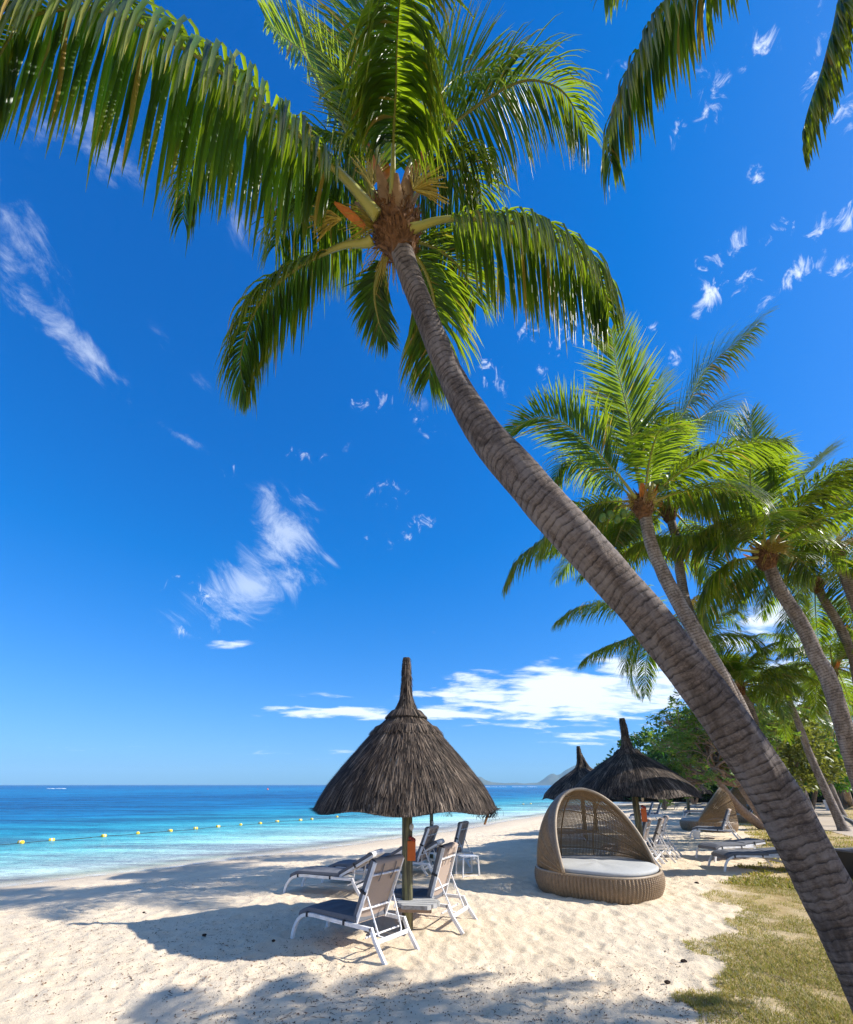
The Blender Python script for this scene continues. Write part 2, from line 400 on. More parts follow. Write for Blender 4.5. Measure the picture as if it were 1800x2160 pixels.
hs = wt.node('ShaderNodeHueSaturation', Saturation=1.32, Value=1.0, Color=sky.outputs[0]).outputs[0]
skyc = wt.mix(1.0, hs, (.70, .98, 1.30), 'MULTIPLY')
cc = wt.node('ShaderNodeSeparateColor', Color=skyc).outputs; KS = SKY_STRENGTH * 2 ** sc.view_settings.exposure
def shoulder(x, off, gain, k):              # a photograph's shoulder on the bright part of the sky, the same all round
    x = wt.math('MAXIMUM', wt.math('SUBTRACT', wt.math('MULTIPLY', x, KS), off), 0.0)
    lo = wt.math('DIVIDE', wt.math('MULTIPLY', x, gain / KS), wt.math('ADD', wt.math('MULTIPLY', x, k), 1.0))
    return wt.math('ADD', lo, wt.math('MULTIPLY', wt.math('MAXIMUM', wt.math('SUBTRACT', x, 1.3), 0.0), .9 / KS))
skyc = wt.node('ShaderNodeCombineColor', Red=shoulder(cc[0], .045, .85, 1.6), Green=shoulder(cc[1], 0.0, 1.08, .82), Blue=shoulder(cc[2], 0.0, 1.36, .46)).outputs[0]
sx = wt.node('ShaderNodeSeparateXYZ', Vector=D).outputs
dz = wt.math('ADD', wt.math('MAXIMUM', sx[2], 0.0), .14)
q = wt.node('ShaderNodeCombineXYZ', X=wt.math('DIVIDE', sx[0], dz), Y=wt.math('DIVIDE', sx[1], dz), Z=0.0).outputs[0]
nz = [wt.noise(wt.mapping(q, (.9, 1.6, 1)), 3.2, 9, .58, .3),
      wt.noise(wt.mapping(D, rot=(0, R(35), 0), scale=(1, 1, .75)), 38.0, 10, .66, .9),
      wt.noise(wt.mapping(wt.mapping(D, rot=(0, R(-40), 0)), (3.4, 3.4, 6.0)), 2.1, 12, .68, .9)]
sums = [None, None, None]
def dirn(px, py): d = ray(px, py); return d / np.linalg.norm(d)
for (cx, cy, hw, hh, rot, st, kd) in CLOUDS:
    c = dirn(cx, cy); a = R(rot)
    e1 = dirn(cx + 3 * math.cos(a), cy + 3 * math.sin(a)) - c; k1 = np.linalg.norm(e1) / 3; e1 /= np.linalg.norm(e1)
    e2 = dirn(cx - 3 * math.sin(a), cy + 3 * math.cos(a)) - c; k2 = np.linalg.norm(e2) / 3; e2 -= e1 * e1.dot(e2); e2 /= np.linalg.norm(e2)
    e3 = np.cross(e1, e2)
    eul = Matrix([[e1[i], e2[i], e3[i]] for i in range(3)]).to_euler()
    mp = wt.n.new('ShaderNodeMapping'); mp.vector_type = 'TEXTURE'; wt.l.new(D, mp.inputs[0])
    mp.inputs[1].default_value = tuple(c); mp.inputs[2].default_value = eul
    sx_, sy_ = hw * k1 * 1.55, hh * k2 * 1.6
    mp.inputs[3].default_value = (sx_, sy_, max(sx_, sy_) * 2)
    gr = wt.n.new('ShaderNodeTexGradient'); gr.gradient_type = 'SPHERICAL'; wt.l.new(mp.outputs[0], gr.inputs[0])
    v = wt.math('MULTIPLY', gr.outputs['Fac'] if 'Fac' in gr.outputs else gr.outputs[1], st)
    sums[kd] = v if sums[kd] is None else wt.math('MAXIMUM', sums[kd], v)
al = []
for k, (thr, soft, gain, amp) in enumerate([(.20, .42, .62, 1.9), (.42, .95, .74, 4.2), (.18, .70, .62, 2.3)]):
    x = wt.math('ADD', wt.math('MULTIPLY', sums[k], gain), wt.math('MULTIPLY', wt.math('SUBTRACT', nz[k], .5), amp))
    x = wt.maprange(x, thr, thr + soft, 0, 1, True)
    al.append(wt.math('MULTIPLY', x, wt.maprange(sums[k], .02, .25, 0, 1, True)))
alpha = wt.math('MAXIMUM', wt.math('MAXIMUM', al[0], wt.math('MULTIPLY', al[1], .84)), wt.math('MULTIPLY', al[2], .52))
fill_cloud = wt.noise(wt.mapping(q, (1, 1, 1)), 1.5, 8, .6, .4)      # unseen cloud added behind the camera to whiten the fill light
fill_cloud = wt.math('MULTIPLY', wt.maprange(fill_cloud, .475, .60, 0, .95, True), wt.maprange(sx[1], .22, -.05, 0, 1, True))
alpha = wt.math('MULTIPLY', wt.math('MAXIMUM', alpha, fill_cloud), .92)
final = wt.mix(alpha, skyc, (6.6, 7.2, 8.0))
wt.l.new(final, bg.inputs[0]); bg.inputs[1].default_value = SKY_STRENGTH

# ------------------------------------------------------------------ the lie of the land
SEA_Z = -0.45
SHX = np.array([-3000, -60, -11.2, -7.8, -4.0, 1.34, 4.7, 9.65, 43, 150, 600, 6000.])
SHY = np.array([-3000, -35, 12.9, 16.2, 20.8, 27.8, 33.7, 41.3, 90, 260, 1000, 9000.])
def shore(x, y):                        # metres inland (+) or out to sea (-)
    return (x - np.interp(y, SHY, SHX)) * .74 + (fbm(x * .25, y * .25, 2, 91) - .5) * .9
LY = np.array([-50, 0, 4.44, 5.9, 8.45, 9.44, 12.1, 14.2, 16.5, 27.7, 38.7, 95, 4000.])
LX = np.array([-20, -.6, 2.32, 3.23, 4.87, 5.5, 7.5, 9.6, 11.2, 17.3, 24.9, 60, 2600.])
def lawn(x, y):
    return (x - .22 - np.interp(y - .5, LY, LX)) * .85 + (fbm(x * 1.1, y * 1.1, 4, 33) - .5) * 1.5
PATH = [(60, 80), (45.6, 59.5), (30, 39), (19.3, 24.7), (16.6, 18.7), (17.5, 12), (21.5, 12), (21.0, 18.7), (21.6, 24.7), (27.5, 33.1), (44, 53.5), (66, 80)]
def inpoly(x, y, P):
    c = np.zeros(np.shape(x), bool); n = len(P)
    for i in range(n):
        x1, y1 = P[i]; x2, y2 = P[(i + 1) % n]
        cond = ((y1 > y) != (y2 > y)) & (x < (x2 - x1) * (y - y1) / (y2 - y1 + 1e-9) + x1)
        c ^= cond
    return c
def ground_z(x, y, fine=True):
    s = shore(x, y)
    z = np.where(s > 0, SEA_Z * (1 - smooth(0, 9, s)), SEA_Z + np.maximum(s * .07, -4))
    if fine:
        lw = smooth(-.2, .8, lawn(x, y)); wet = smooth(.3, 3.0, s); pth = inpoly(x, y, PATH)
        amp = wet * (1 - .6 * lw) * np.where(pth, 0.0, 1.0)
        warp = fbm(x * 1.3, y * 1.3, 2, 3) * .6
        d = cell(x * 2.3 + warp, y * 1.9 - warp, 11); d2 = cell(x * 4.1 - warp, y * 3.7, 21)
        z = z + amp * ((fbm(x * .45, y * .45, 3, 5) - .5) * .10 + (fbm(x * 2.2, y * 2.2, 3, 8) - .5) * .045
                       - .018 * smooth(.38, .12, d) + .009 * np.exp(-((d - .42) / .1) ** 2) - .012 * smooth(.35, .1, d2)
                       + (fbm(x * 9, y * 9, 3, 14) - .5) * .022)
        z = np.where(pth, z - .02, z)
    return z
def gz(x, y): return float(ground_z(np.array([x]), np.array([y]), False)[0])

def polar(rad, ang):
    rr, aa = np.meshgrid(rad, ang, indexing='ij')
    return rr * np.sin(aa), rr * np.cos(aa)
def grid_faces(n, mcols, wrap=True):
    i = np.arange(n - 1)[:, None]; j = np.arange(mcols)[None, :]
    if not wrap: j = j[:, :-1]
    jn = (j + 1) % mcols
    return np.stack([i * mcols + j, i * mcols + jn, (i + 1) * mcols + jn, (i + 1) * mcols + j], -1).reshape(-1, 4)[:, ::-1]
ang = np.r_[np.linspace(R(-52), R(52), 640), np.linspace(R(54), R(306), 60)]
rad = np.r_[np.geomspace(.4, 2.6, 14)[:-1], np.geomspace(2.6, 45, 440), np.geomspace(47, 4500, 55)]
gx, gy = polar(rad, ang)
gzv = ground_z(gx, gy)
V = np.stack([gx, gy, gzv], -1).reshape(-1, 3)
lw = smooth(-.35, .75, lawn(gx, gy)) * np.where(inpoly(gx, gy, PATH), 0, 1)
A = np.stack([shore(gx, gy), lw, np.zeros_like(gx)], -1).reshape(-1, 3)

m, t, b, o = mat_new('coral_sand'); a = attr(t); p = gen(t)
big = t.noise(p, .45, 4, .6); mid = t.noise(p, 3.0, 5, .65); fine = t.noise(p, 60, 4, .8); grain = t.noise(p, 260, 2, .8)
c = t.mix(t.maprange(mid, .3, .7), (.68, .53, .35), (.83, .685, .48))
c = t.mix(t.maprange(big, .35, .65, 0, .5), c, (.77, .65, .48))
c = t.mix(t.maprange(fine, .25, .75, 0, .35), c, (.50, .38, .26))
sp = t.noise(p, 38, 3, .6); spm = t.noise(p, 1.1, 3)
c = t.mix(t.math('MULTIPLY', t.maprange(sp, .64, .70), t.maprange(spm, .42, .62, 0, .75)), c, (.20, .12, .07))
wet = t.maprange(t.math('ADD', a[0], t.math('MULTIPLY', t.noise(p, .8, 4), .8)), .8, 2.0, 1, 0)
c = t.mix(t.math('MULTIPLY', wet, .65), c, (.50, .41, .30))
c = t.mix(t.maprange(a[0], -.2, -1.6), c, (.80, .74, .60))
soil = t.mix(t.maprange(mid, .35, .62), (.38, .255, .10), (.58, .43, .22)); soil = t.mix(t.maprange(fine, .3, .7, 0, .6), soil, (.22, .17, .06))
c = t.mix(t.math('MULTIPLY', a[1], t.maprange(t.noise(p, 1.4, 5, .65), .33, .55, .65, 1.0)), c, soil)
t.l.new(c, b.inputs['Base Color']); b.inputs['Roughness'].default_value = .95; b.inputs['Specular IOR Level'].default_value = .15
h = t.math('ADD', t.math('MULTIPLY', t.noise(p, 14, 6, .75), 1.0), t.math('MULTIPLY', grain, .15)); bump(t, b, h, .8, .035)
M['sand'] = m
tag(mesh_obj('beach', V, grid_faces(len(rad), len(ang)), m, att=A, smooth_shade=True), kind='structure')

# path of trodden sand, 4 mm-thin sheet in its shallow bed
m, t, b, o = mat_new('path_sand'); p = gen(t); n = t.noise(p, 1.3, 6, .65); n2 = t.noise(p, 40, 4, .8)
c = t.mix(t.maprange(n, .3, .7), (.40, .31, .22), (.56, .46, .34)); c = t.mix(t.maprange(n2, .3, .7, 0, .4), c, (.28, .21, .14))
t.l.new(c, b.inputs['Base Color']); b.inputs['Roughness'].default_value = .95; bump(t, b, n2, .6, .01)
tag(mesh_obj('path', [(x, y, 0.004) for x, y in PATH], [tuple(range(len(PATH)))[::-1]], m), kind='structure')

# sea
ang_s = np.r_[np.linspace(R(-52), R(52), 320), np.linspace(R(56), R(304), 50)]
rad_s = np.r_[np.geomspace(3, 300, 260), np.geomspace(310, 4500, 40)]
wx, wy = polar(rad_s, ang_s); ws = shore(wx, wy)
wz = SEA_Z + (fbm(wx * .8, wy * 1.4, 3, 61) - .5) * .05 * smooth(-1, -8, ws) * smooth(400, 80, np.hypot(wx, wy))
m, t, b, o = mat_new('lagoon_water'); a = attr(t); p = gen(t)
off = t.math('MULTIPLY', a[0], -1.0)
wv = t.noise(t.mapping(p, (.06, .16, 1), rot=(0, 0, R(-40))), 1.0, 5, .6)
off2 = t.math('MULTIPLY', off, t.maprange(wv, .2, .8, .72, 1.3))
lg = t.math('DIVIDE', t.math('LOGARITHM', t.math('MAXIMUM', t.math('ADD', off2, 1.0), 1.0), 10.0), 3.7)
c = t.ramp(lg, [(0, (.62, .58, .49)), (.13, (.48, .54, .48)), (.22, (.25, .46, .43)), (.29, (.08, .35, .38)), (.345, (.018, .23, .32)), (.40, (.004, .125, .26)), (.50, (.002, .085, .21)), (.60, (.006, .145, .30)), (.70, (.003, .095, .23)), (.86, (.002, .06, .18)), (1, (.002, .04, .14))])
pat = t.noise(t.mapping(p, (.07, .34, 1), rot=(0, 0, R(6))), 1.0, 10, .82)
c = t.mix(t.maprange(pat, .44, .60, 0, 1), t.mix(1.0, c, (.8, .72, .8), 'MULTIPLY'), t.mix(1.0, c, (1.9, 2.1, 1.9), 'MULTIPLY'))
caustic_paint = t.node('ShaderNodeTexVoronoi', _feature='DISTANCE_TO_EDGE', Vector=t.mapping(p, (1.1, 1.6, 1), rot=(0, 0, R(30))), Scale=1.6).outputs[0]
c = t.mix(t.math('MULTIPLY', t.maprange(caustic_paint, .0, .09, 1, 0), t.maprange(off, 16, 1, 0, .28)), c, (.75, .85, .75))  # caustic light lines painted into the shallow water colour
fo = t.math('MULTIPLY', t.maprange(t.noise(t.mapping(p, (1.2, 1.2, 1)), 2.0, 7, .7), .42, .58), t.maprange(t.math('ABSOLUTE', t.math('SUBTRACT', off, .45)), .0, .5, .8, 0))
c = t.mix(fo, c, (.86, .87, .86))
t.l.new(c, b.inputs['Base Color']); b.inputs['Roughness'].default_value = 1.0
b.inputs['Specular IOR Level'].default_value = 0
w1 = t.noise(t.mapping(p, (.9, 2.2, 1), rot=(0, 0, R(10))), 1.6, 7, .66, .2); bn = t.node('ShaderNodeBump', Strength=.8, Distance=.4, Height=w1).outputs[0]; t.l.new(bn, b.inputs['Normal'])
gl = t.node('ShaderNodeBsdfGlossy', Roughness=.2, Normal=bn); fz = t.node('ShaderNodeFresnel', IOR=1.33, Normal=bn).outputs[0]
wm = t.node('ShaderNodeMixShader', Fac=t.math('MULTIPLY', fz, .30)); t.l.new(b.outputs[0], wm.inputs[1]); t.l.new(gl.outputs[0], wm.inputs[2])
tr = t.node('ShaderNodeBsdfTransparent'); mx = t.node('ShaderNodeMixShader', Fac=t.math('MAXIMUM', t.maprange(off, -.05, 2.6, .10, 1.0, True), fo))
t.l.new(tr.outputs[0], mx.inputs[1]); t.l.new(wm.outputs[0], mx.inputs[2]); t.l.new(mx.outputs[0], o.inputs['Surface'])
tag(mesh_obj('sea', np.stack([wx, wy, wz], -1).reshape(-1, 3), grid_faces(len(rad_s), len(ang_s)), m,
             att=np.stack([ws, ws * 0, ws * 0], -1).reshape(-1, 3), smooth_shade=True), kind='structure')

# mountains across the bay (two headlands)
m, t, b, o = mat_new('wooded_mountain'); n = t.noise(gen(t), .012, 8, .7)
t.l.new(t.ramp(n, [(.3, (.03, .045, .02)), (.7, (.12, .11, .06))]), b.inputs['Base Color']); b.inputs['Roughness'].default_value = .95
def ridge(name, prof, dist, seed):
    pr = np.array(prof, float); xs = np.linspace(pr[0, 0], pr[-1, 0], 90); v = []; rows = 9
    for k in range(rows):
        f = (k - 4) / 4.0
        for x in xs:
            yy = dist + f * 260 ; hgt = max(0, 1655 - np.interp(x, pr[:, 0], pr[:, 1])) * dist / 1070
            sh = (1 - abs(f) ** 1.3) * (1 + .35 * (vnoise(np.array([x * .11]), np.array([k * .9]), seed)[0] - .5) * (abs(f) > .05))
            X = (x - CX) / 1041 * dist
            v.append((X + f * 40, yy, SEA_Z - 1 + (hgt + 1) * sh))
    tag(mesh_obj(name, v, grid_faces(rows, len(xs), False)[:, ::-1], m, smooth_shade=True), kind='structure')
ridge('hills', [(985, 1655), (1008, 1637), (1016, 1638), (1026, 1645), (1040, 1649), (1065, 1651), (1090, 1650), (1110, 1652), (1125, 1655)], 3000, 3)
ridge('mountains', [(1090, 1655), (1112, 1651), (1135, 1650), (1148, 1642), (1158, 1634), (1168, 1630), (1176, 1634), (1184, 1632), (1194, 1624), (1206, 1618), (1216, 1613), (1232, 1611), (1250, 1618), (1285, 1630), (1330, 1642), (1380, 1650), (1440, 1655)], 3100, 5)
# line of surf on the reef
sf = MB()
for k in range(46):
    px = random.choice([random.uniform(105, 140), random.uniform(1000, 1130), random.uniform(1000, 1130), random.uniform(1060, 1120)])
    g = G(px, 1663 if px < 300 else 1659.5, SEA_Z + .3); w = g[1] / 1041 * random.uniform(3, 9)
    g[1] += random.uniform(-6, 6)
    sf.tube([(g[0] - w, g[1], SEA_Z), (g[0] - w * .3, g[1], SEA_Z + .25), (g[0] + w * .4, g[1], SEA_Z + .2), (g[0] + w, g[1], SEA_Z)], [.03, .16, .14, .03], 6)
tag(sf.build('surf', simple('sea_foam', (.8, .82, .83), .9, .05)), kind='stuff')

# sea air: one even volume round the whole place, so that the far headlands go blue
hz = MB(); hz.box((0, 0, 70), (9400, 9400, 160)); ho = hz.build('haze', bpy.data.materials.new('sea_air')); ho.data.materials[0].use_nodes = True
hm = ho.data.materials[0].node_tree; hm.nodes.clear(); hv = hm.nodes.new('ShaderNodeVolumePrincipled'); hv.inputs['Color'].default_value = (.45, .78, 1.0, 1); hv.inputs['Density'].default_value = .00016; hv.inputs['Anisotropy'].default_value = .0
hmo = hm.nodes.new('ShaderNodeOutputMaterial'); hm.links.new(hv.outputs[0], hmo.inputs['Volume']); tag(ho, kind='stuff')
ho.display_type = 'WIRE'
# ------------------------------------------------------------------ palms
def leaflets(P, T, S, N, t0, length, width, K=5, droop=.55, fwd=.5, lift=.25, hang=0.0, fold=False, dry=0.0, seed=0, sway=.12, lit=0.0):
    """ribbons for one frond. P,T,S,N: (n,3) base points, rachis tangents, side vectors (already signed), rachis normals"""
    r = np.random.default_rng(seed); n = len(P)
    jit = lambda a: r.normal(0, a, (n, 1)); drop_ = r.random(n) < .02
    d = T * (fwd + jit(.10)) + S * (1.0 + jit(.08)) + N * (lift + jit(.12)) + r.normal(0, sway, (n, 3)) * .5
    d[:, 2] -= hang
    d /= np.linalg.norm(d, axis=1)[:, None]
    L = length * (1 + r.normal(0, .09, n)) * np.where(drop_, .35, 1.0); seg = (L / K)[:, None]
    k_dr = np.clip(droop * (1 + r.normal(0, .25, n)), .02, 3)[:, None]
    pts = [P]; dirs = [d]; q = P.copy()
    for k in range(K):
        q = q + d * seg; pts.append(q)
        d = d + np.array([0, 0, -1.0]) * k_dr * (.35 + .5 * k / K) + r.normal(0, sway * .25, (n, 3))
        d /= np.linalg.norm(d, axis=1)[:, None]; dirs.append(d)
    prof = np.array([.35, .95, 1.0, .82, .5, .03]) if K == 5 else np.interp(np.linspace(0, 1, K + 1), [0, .2, .5, .8, 1], [.35, 1, .95, .5, .03])
    rows = []; tnt = []
    rnd = r.random(n); rnd = np.clip(rnd + lit, 0, 1); dr = np.full(n, dry) if np.isscalar(dry) else dry  # lit paints sunlight on some fronds by a lighter leaf colour
    dr = np.where(r.random(n) < .035, .7, dr)
    for k in range(K + 1):
        w = T - dirs[k] * (T * dirs[k]).sum(1)[:, None]; w /= np.linalg.norm(w, axis=1)[:, None] + 1e-6
        hw = (width * prof[k] / 2); hw = hw[:, None] if np.ndim(hw) else hw
        a_ = np.stack([rnd, np.full(n, k / K), dr], -1)
        if fold:
            up = np.cross(w, dirs[k]); up *= np.sign((up * N).sum(1))[:, None] + 1e-9
            rows += [pts[k] - w * hw, pts[k] - up * hw * .75, pts[k] + w * hw]; tnt += [a_, a_, a_]
        else:
            rows += [pts[k] - w * hw, pts[k] + w * hw]; tnt += [a_, a_]
    c = 3 if fold else 2
    V = np.stack(rows, 1); A_ = np.stack(tnt, 1); m = c * (K + 1)          # (n, m, 3)
    f = []
    for k in range(K):
        for j in range(c - 1):
            f.append([k * c + j, k * c + j + 1, (k + 1) * c + j + 1, (k + 1) * c + j])
    f = np.array(f)
    F = (f[None] + (np.arange(n) * m)[:, None, None]).reshape(-1, 4)
    return V.reshape(-1, 3), F, A_.reshape(-1, 3), m, f

def frond(path, parent, n=90, leaf=.85, width=.038, droop=.55, fwd=.5, lift=.25, hang=0.0, petiole=.16, fold=False, dry=0.0, seed=0,
          rr=.03, singles=False, label=None, split_side=None, roll=0.0, tipk=.42, K=5, lit=0.0):
    P = catmull(path, 64); T = np.gradient(P, axis=0); T /= np.linalg.norm(T, axis=1)[:, None]
    up = np.array([0, 0, 1.0]); S = np.cross(T, up); ln = np.linalg.norm(S, axis=1)
    for i in range(len(S)):
        if ln[i] < .25: S[i] = S[i - 1] if i else np.array([1.0, 0, 0])
    S = S / (np.linalg.norm(S, axis=1)[:, None] + 1e-9)
    for i in range(1, len(S)):
        if S[i].dot(S[i - 1]) < 0: S[i] *= -1
    if roll:
        Nn = np.cross(S, T); S = S * math.cos(roll) + Nn * math.sin(roll)
    N = np.cross(S, T); N /= np.linalg.norm(N, axis=1)[:, None]
    tt = np.linspace(0, 1, 64)
    rad_ = rr * np.interp(tt, [0, .06, .2, 1], [1.7, 1.25, .8, .12])
    v, f, a = tube_arrays(P, rad_, 6); a[:, 1] = np.repeat(tt, 6)
    fo = mesh_obj('frond', v, f, M['stalk'], parent, a, True)
    if label: fo['label'] = label
    r = np.random.default_rng(seed + 100)
    VV = []; FF = []; AA = []; off = 0; each = []
    for side in (-1, 1):
        t = np.sort(np.clip(petiole + (1 - petiole) * (np.arange(n) + r.random(n) * .5) / n, 0, .999))
        ip = lambda Q: np.stack([np.interp(t, tt, Q[:, k]) for k in range(3)], 1)
        s_ = (t - petiole) / (1 - petiole)
        length = leaf * np.interp(s_, [0, .12, .4, .75, 1], [.45, .85, 1.0, .80, tipk])
        tf = fwd + .9 * s_ ** 3
        V_, F_, A_, mm, fl = leaflets(ip(P), ip(T), ip(S) * side, ip(N), t, length, width * np.interp(s_, [0, .3, 1], [.8, 1, .55]), K=K,
                                      droop=droop, fwd=tf[:, None], lift=lift, hang=hang, fold=fold, dry=dry if np.isscalar(dry) else dry(s_), seed=seed * 7 + side + 11, lit=lit)
        if singles: each.append((V_.reshape(n, mm, 3), A_.reshape(n, mm, 3), fl))
        VV.append(V_); FF.append(F_ + off); AA.append(A_); off += len(V_)
    if singles:
        for (v3, a3, fl) in each:
            for i in range(len(v3)): mesh_obj('leaflet', v3[i], fl, M['palm'], fo, a3[i], True)
    else:
        lo = mesh_obj('leaflets', np.concatenate(VV), np.concatenate(FF), M['palm'], fo, np.concatenate(AA), fold); lo['kind'] = 'stuff'
    return fo
def pxpath(pts, z0, z1, mid=None):
    n = len(pts); zs = np.linspace(z0, z1, n) if mid is None else np.interp(np.linspace(0, 1, n), [0, .5, 1], [z0, mid, z1])
    return [W(p[0], p[1], z) for p, z in zip(pts, zs)]
def auto_path(c, az, e0, L, droop):
    n = 14; p = np.array(c, float); out = [p.copy()]; step = L / (n - 1)
    for i in range(1, n):
        t = i / (n - 1); e = e0 - droop * t ** 1.25
        az2 = az
        p = p + step * np.array([math.cos(az2) * math.cos(e), math.sin(az2) * math.cos(e), math.sin(e)]); out.append(p.copy())
    return out

def trunk(path, rads, parent, mat, n=260, seg=28, ring=15.0, amp=.045, seed=0, buttress=True):
    P = catmull(path, n); L = np.r_[0, np.cumsum(np.linalg.norm(np.diff(P, axis=0), axis=1))]
    r = np.interp(np.linspace(0, 1, n), np.linspace(0, 1, len(rads)), rads)
    if buttress: r = r * (1 + .55 * np.exp(-L / .22))
    v, f, a = tube_arrays(P, r, seg)
    C = np.repeat(P, seg, 0); A_ = a
    ln = A_[:, 1] + A_[:, 0] * .03 + (vnoise(A_[:, 0] * 1.3 + 5, A_[:, 1] * 1.6 + A_[:, 2], seed) - .5) * .13
    fr = np.mod(ln * ring, 1.0)
    prof = np.where(fr < .12, -1 + fr / .12 * 1.2, .2 + .0 * fr) + .35 * np.exp(-((fr - .2) / .12) ** 2)
    lump = fbm(A_[:, 0] * 2 + 3, A_[:, 1] * 3.1 + A_[:, 2] * 2, 4, seed + 3) - .5
    rr = np.repeat(r, seg); k = 1 + amp * prof * .5 * (0.4 + fbm(A_[:, 2] * 3, A_[:, 1] * 5, 2, seed + 9)) + lump * .16
    v = C + (v - C) * k[:, None]
    a2 = a.copy(); a2[:, 0] *= rr / .15 * .5; a2[:, 2] *= rr / .15 * .5
    return mesh_obj('trunk', v, f, mat, parent, a2, True)

def crown_parts(parent, c, axis, r, seed=0, detail=1, nuts=0, flowers=2, spathes=3, boots=8):
    """fibrous head of the trunk: c = top of trunk, axis = growing direction"""
    rr = random.Random(seed); ax = Vector(tuple(axis)).normalized(); c = Vector(tuple(c))
    e1 = ax.orthogonal().normalized(); e2 = ax.cross(e1)
    mb = MB(); L = r * 4.2; n = 14
    pts = [c + ax * (L * (i / (n - 1) - .45)) for i in range(n)]
    rads = [r * x for x in np.interp(np.linspace(0, 1, n), [0, .2, .5, .75, 1], [.95, 1.25, 1.7, 1.55, .5])]
    v, f, a = tube_arrays([tuple(p) for p in pts], rads, 18)
    v = v + (np.random.default_rng(seed).random(v.shape) - .5) * r * .25
    mb.add(v, f, a)
    for i in range(int(240 * detail)):        # hanging strips of fibre
        th = rr.uniform(0, 2 * math.pi); h = rr.uniform(-.42, .5)
        rad0 = r * float(np.interp(h + .45, [0, .2, .5, .75, 1], [.95, 1.25, 1.7, 1.55, .5]))
        out = e1 * math.cos(th) + e2 * math.sin(th); tan = ax.cross(out)
        p0 = c + ax * (L * h) + out * rad0 * .95; ln = r * rr.uniform(.5, 1.5); w = r * rr.uniform(.05, .16)
        p1 = p0 + ax * ln * rr.uniform(.1, .7) + out * ln * rr.uniform(.15, .5) + tan * ln * rr.uniform(-.4, .4)
        p2 = p1 + ax * ln * rr.uniform(-.3, .4) + out * ln * rr.uniform(0, .3) + tan * ln * rr.uniform(-.4, .4)
        mb.add([p0 - tan * w, p0 + tan * w, p1 + tan * w * .7, p1 - tan * w * .7, p2], [(0, 1, 2, 3), (3, 2, 4)], [(rr.random(), 0, 0)] * 5)
    mb.build('crown_fibre', M['fibre'], parent)
    for i in range(boots):                    # old leaf bases clasping the head
        th = 2 * math.pi * i / boots + rr.uniform(-.3, .3); out = e1 * math.cos(th) + e2 * math.sin(th); tan = ax.cross(out)
        h = rr.uniform(-.15, .35); b = MB(); vs = []
        for k in range(6):
            s_ = k / 5; p = c + ax * (L * h + s_ * r * 2.2) + out * r * (1.5 + .7 * s_ + .5 * s_ * s_)
            w = r * (.62 * (1 - s_) + .16)
            for q in (-1, -.5, 0, .5, 1): vs.append(p + tan * w * q + out * (-.35 * w * q * q))
        fs = [(k * 5 + j, k * 5 + j + 1, k * 5 + j + 6, k * 5 + j + 5) for k in range(5) for j in range(4)]
        b.add(vs, fs); b.build('leaf_base', M['boot'], parent, True)
    for i in range(spathes):
        th = rr.uniform(0, 2 * math.pi); out = e1 * math.cos(th) + e2 * math.sin(th); tan = ax.cross(out); vs = []
        sp = rr.uniform(.35, 1.1); Ls = r * rr.uniform(3.0, 4.6)
        for k in range(8):
            s_ = k / 7; p = c + ax * (r * .6 + Ls * s_ * math.cos(sp * .9)) + out * (r * 1.2 + Ls * s_ * math.sin(sp * .9))
            w = r * .62 * math.sin(math.pi * min(1, s_ * .9 + .12)) ** .8 + .002
            for q in (-1, 0, 1): vs.append(p + tan * w * q + out * (w * .5 * abs(q)))
        fs = [(k * 3 + j, k * 3 + j + 1, k * 3 + j + 4, k * 3 + j + 3) for k in range(7) for j in range(2)]
        b = MB(); b.add(vs, fs); b.build('spathe', M['spathe'], parent, True)
    for i in range(flowers):
        th = rr.uniform(0, 2 * math.pi); out = e1 * math.cos(th) + e2 * math.sin(th); b = MB()
        st = c + ax * r * .8 + out * r * 1.3
        for k in range(int(26 * max(.5, detail))):
            d = (out * rr.uniform(.4, 1.1) + ax * rr.uniform(-.3, 1.0) + Vector((rr.uniform(-.5, .5), rr.uniform(-.5, .5), rr.uniform(-.3, .3)))).normalized()
            ln = r * rr.uniform(1.8, 3.4)
            b.tube([st, st + d * ln * .5, st + d * ln + Vector((0, 0, -ln * .3))], [r * .05, r * .035, r * .02], 4, False)
        b.build('flower_stalk', M['flower'], parent)
    for i in range(nuts):
        if i % 4 == 0: th = rr.uniform(0, 2 * math.pi)
        out = e1 * math.cos(th) + e2 * math.sin(th)
        p = c + out * r * rr.uniform(2.2, 3.3) + ax * r * rr.uniform(-.6, 1.0) + Vector((rr.uniform(-r, r), rr.uniform(-r, r), rr.uniform(-r, r))) * .6
        coconut(p, .085, parent)
def coconut(p, r, parent):
    v = []; f = []
    for i in range(7):
        for k in range(10):
            a_ = math.pi * (i + .35) / 6.7; w = math.sin(a_) * (1 + .06 * math.cos(k * 2 * math.pi / 10 * 3))
            v.append((p[0] + r * w * math.cos(k * .6283), p[1] + r * w * math.sin(k * .6283), p[2] + r * 1.25 * math.cos(a_)))
    f = [(i * 10 + k, i * 10 + (k + 1) % 10, (i + 1) * 10 + (k + 1) % 10, (i + 1) * 10 + k) for i in range(6) for k in range(10)] + [tuple(range(60, 70))]
    mesh_obj('coconut', v, f, M['coconut'], parent, smooth_shade=True)

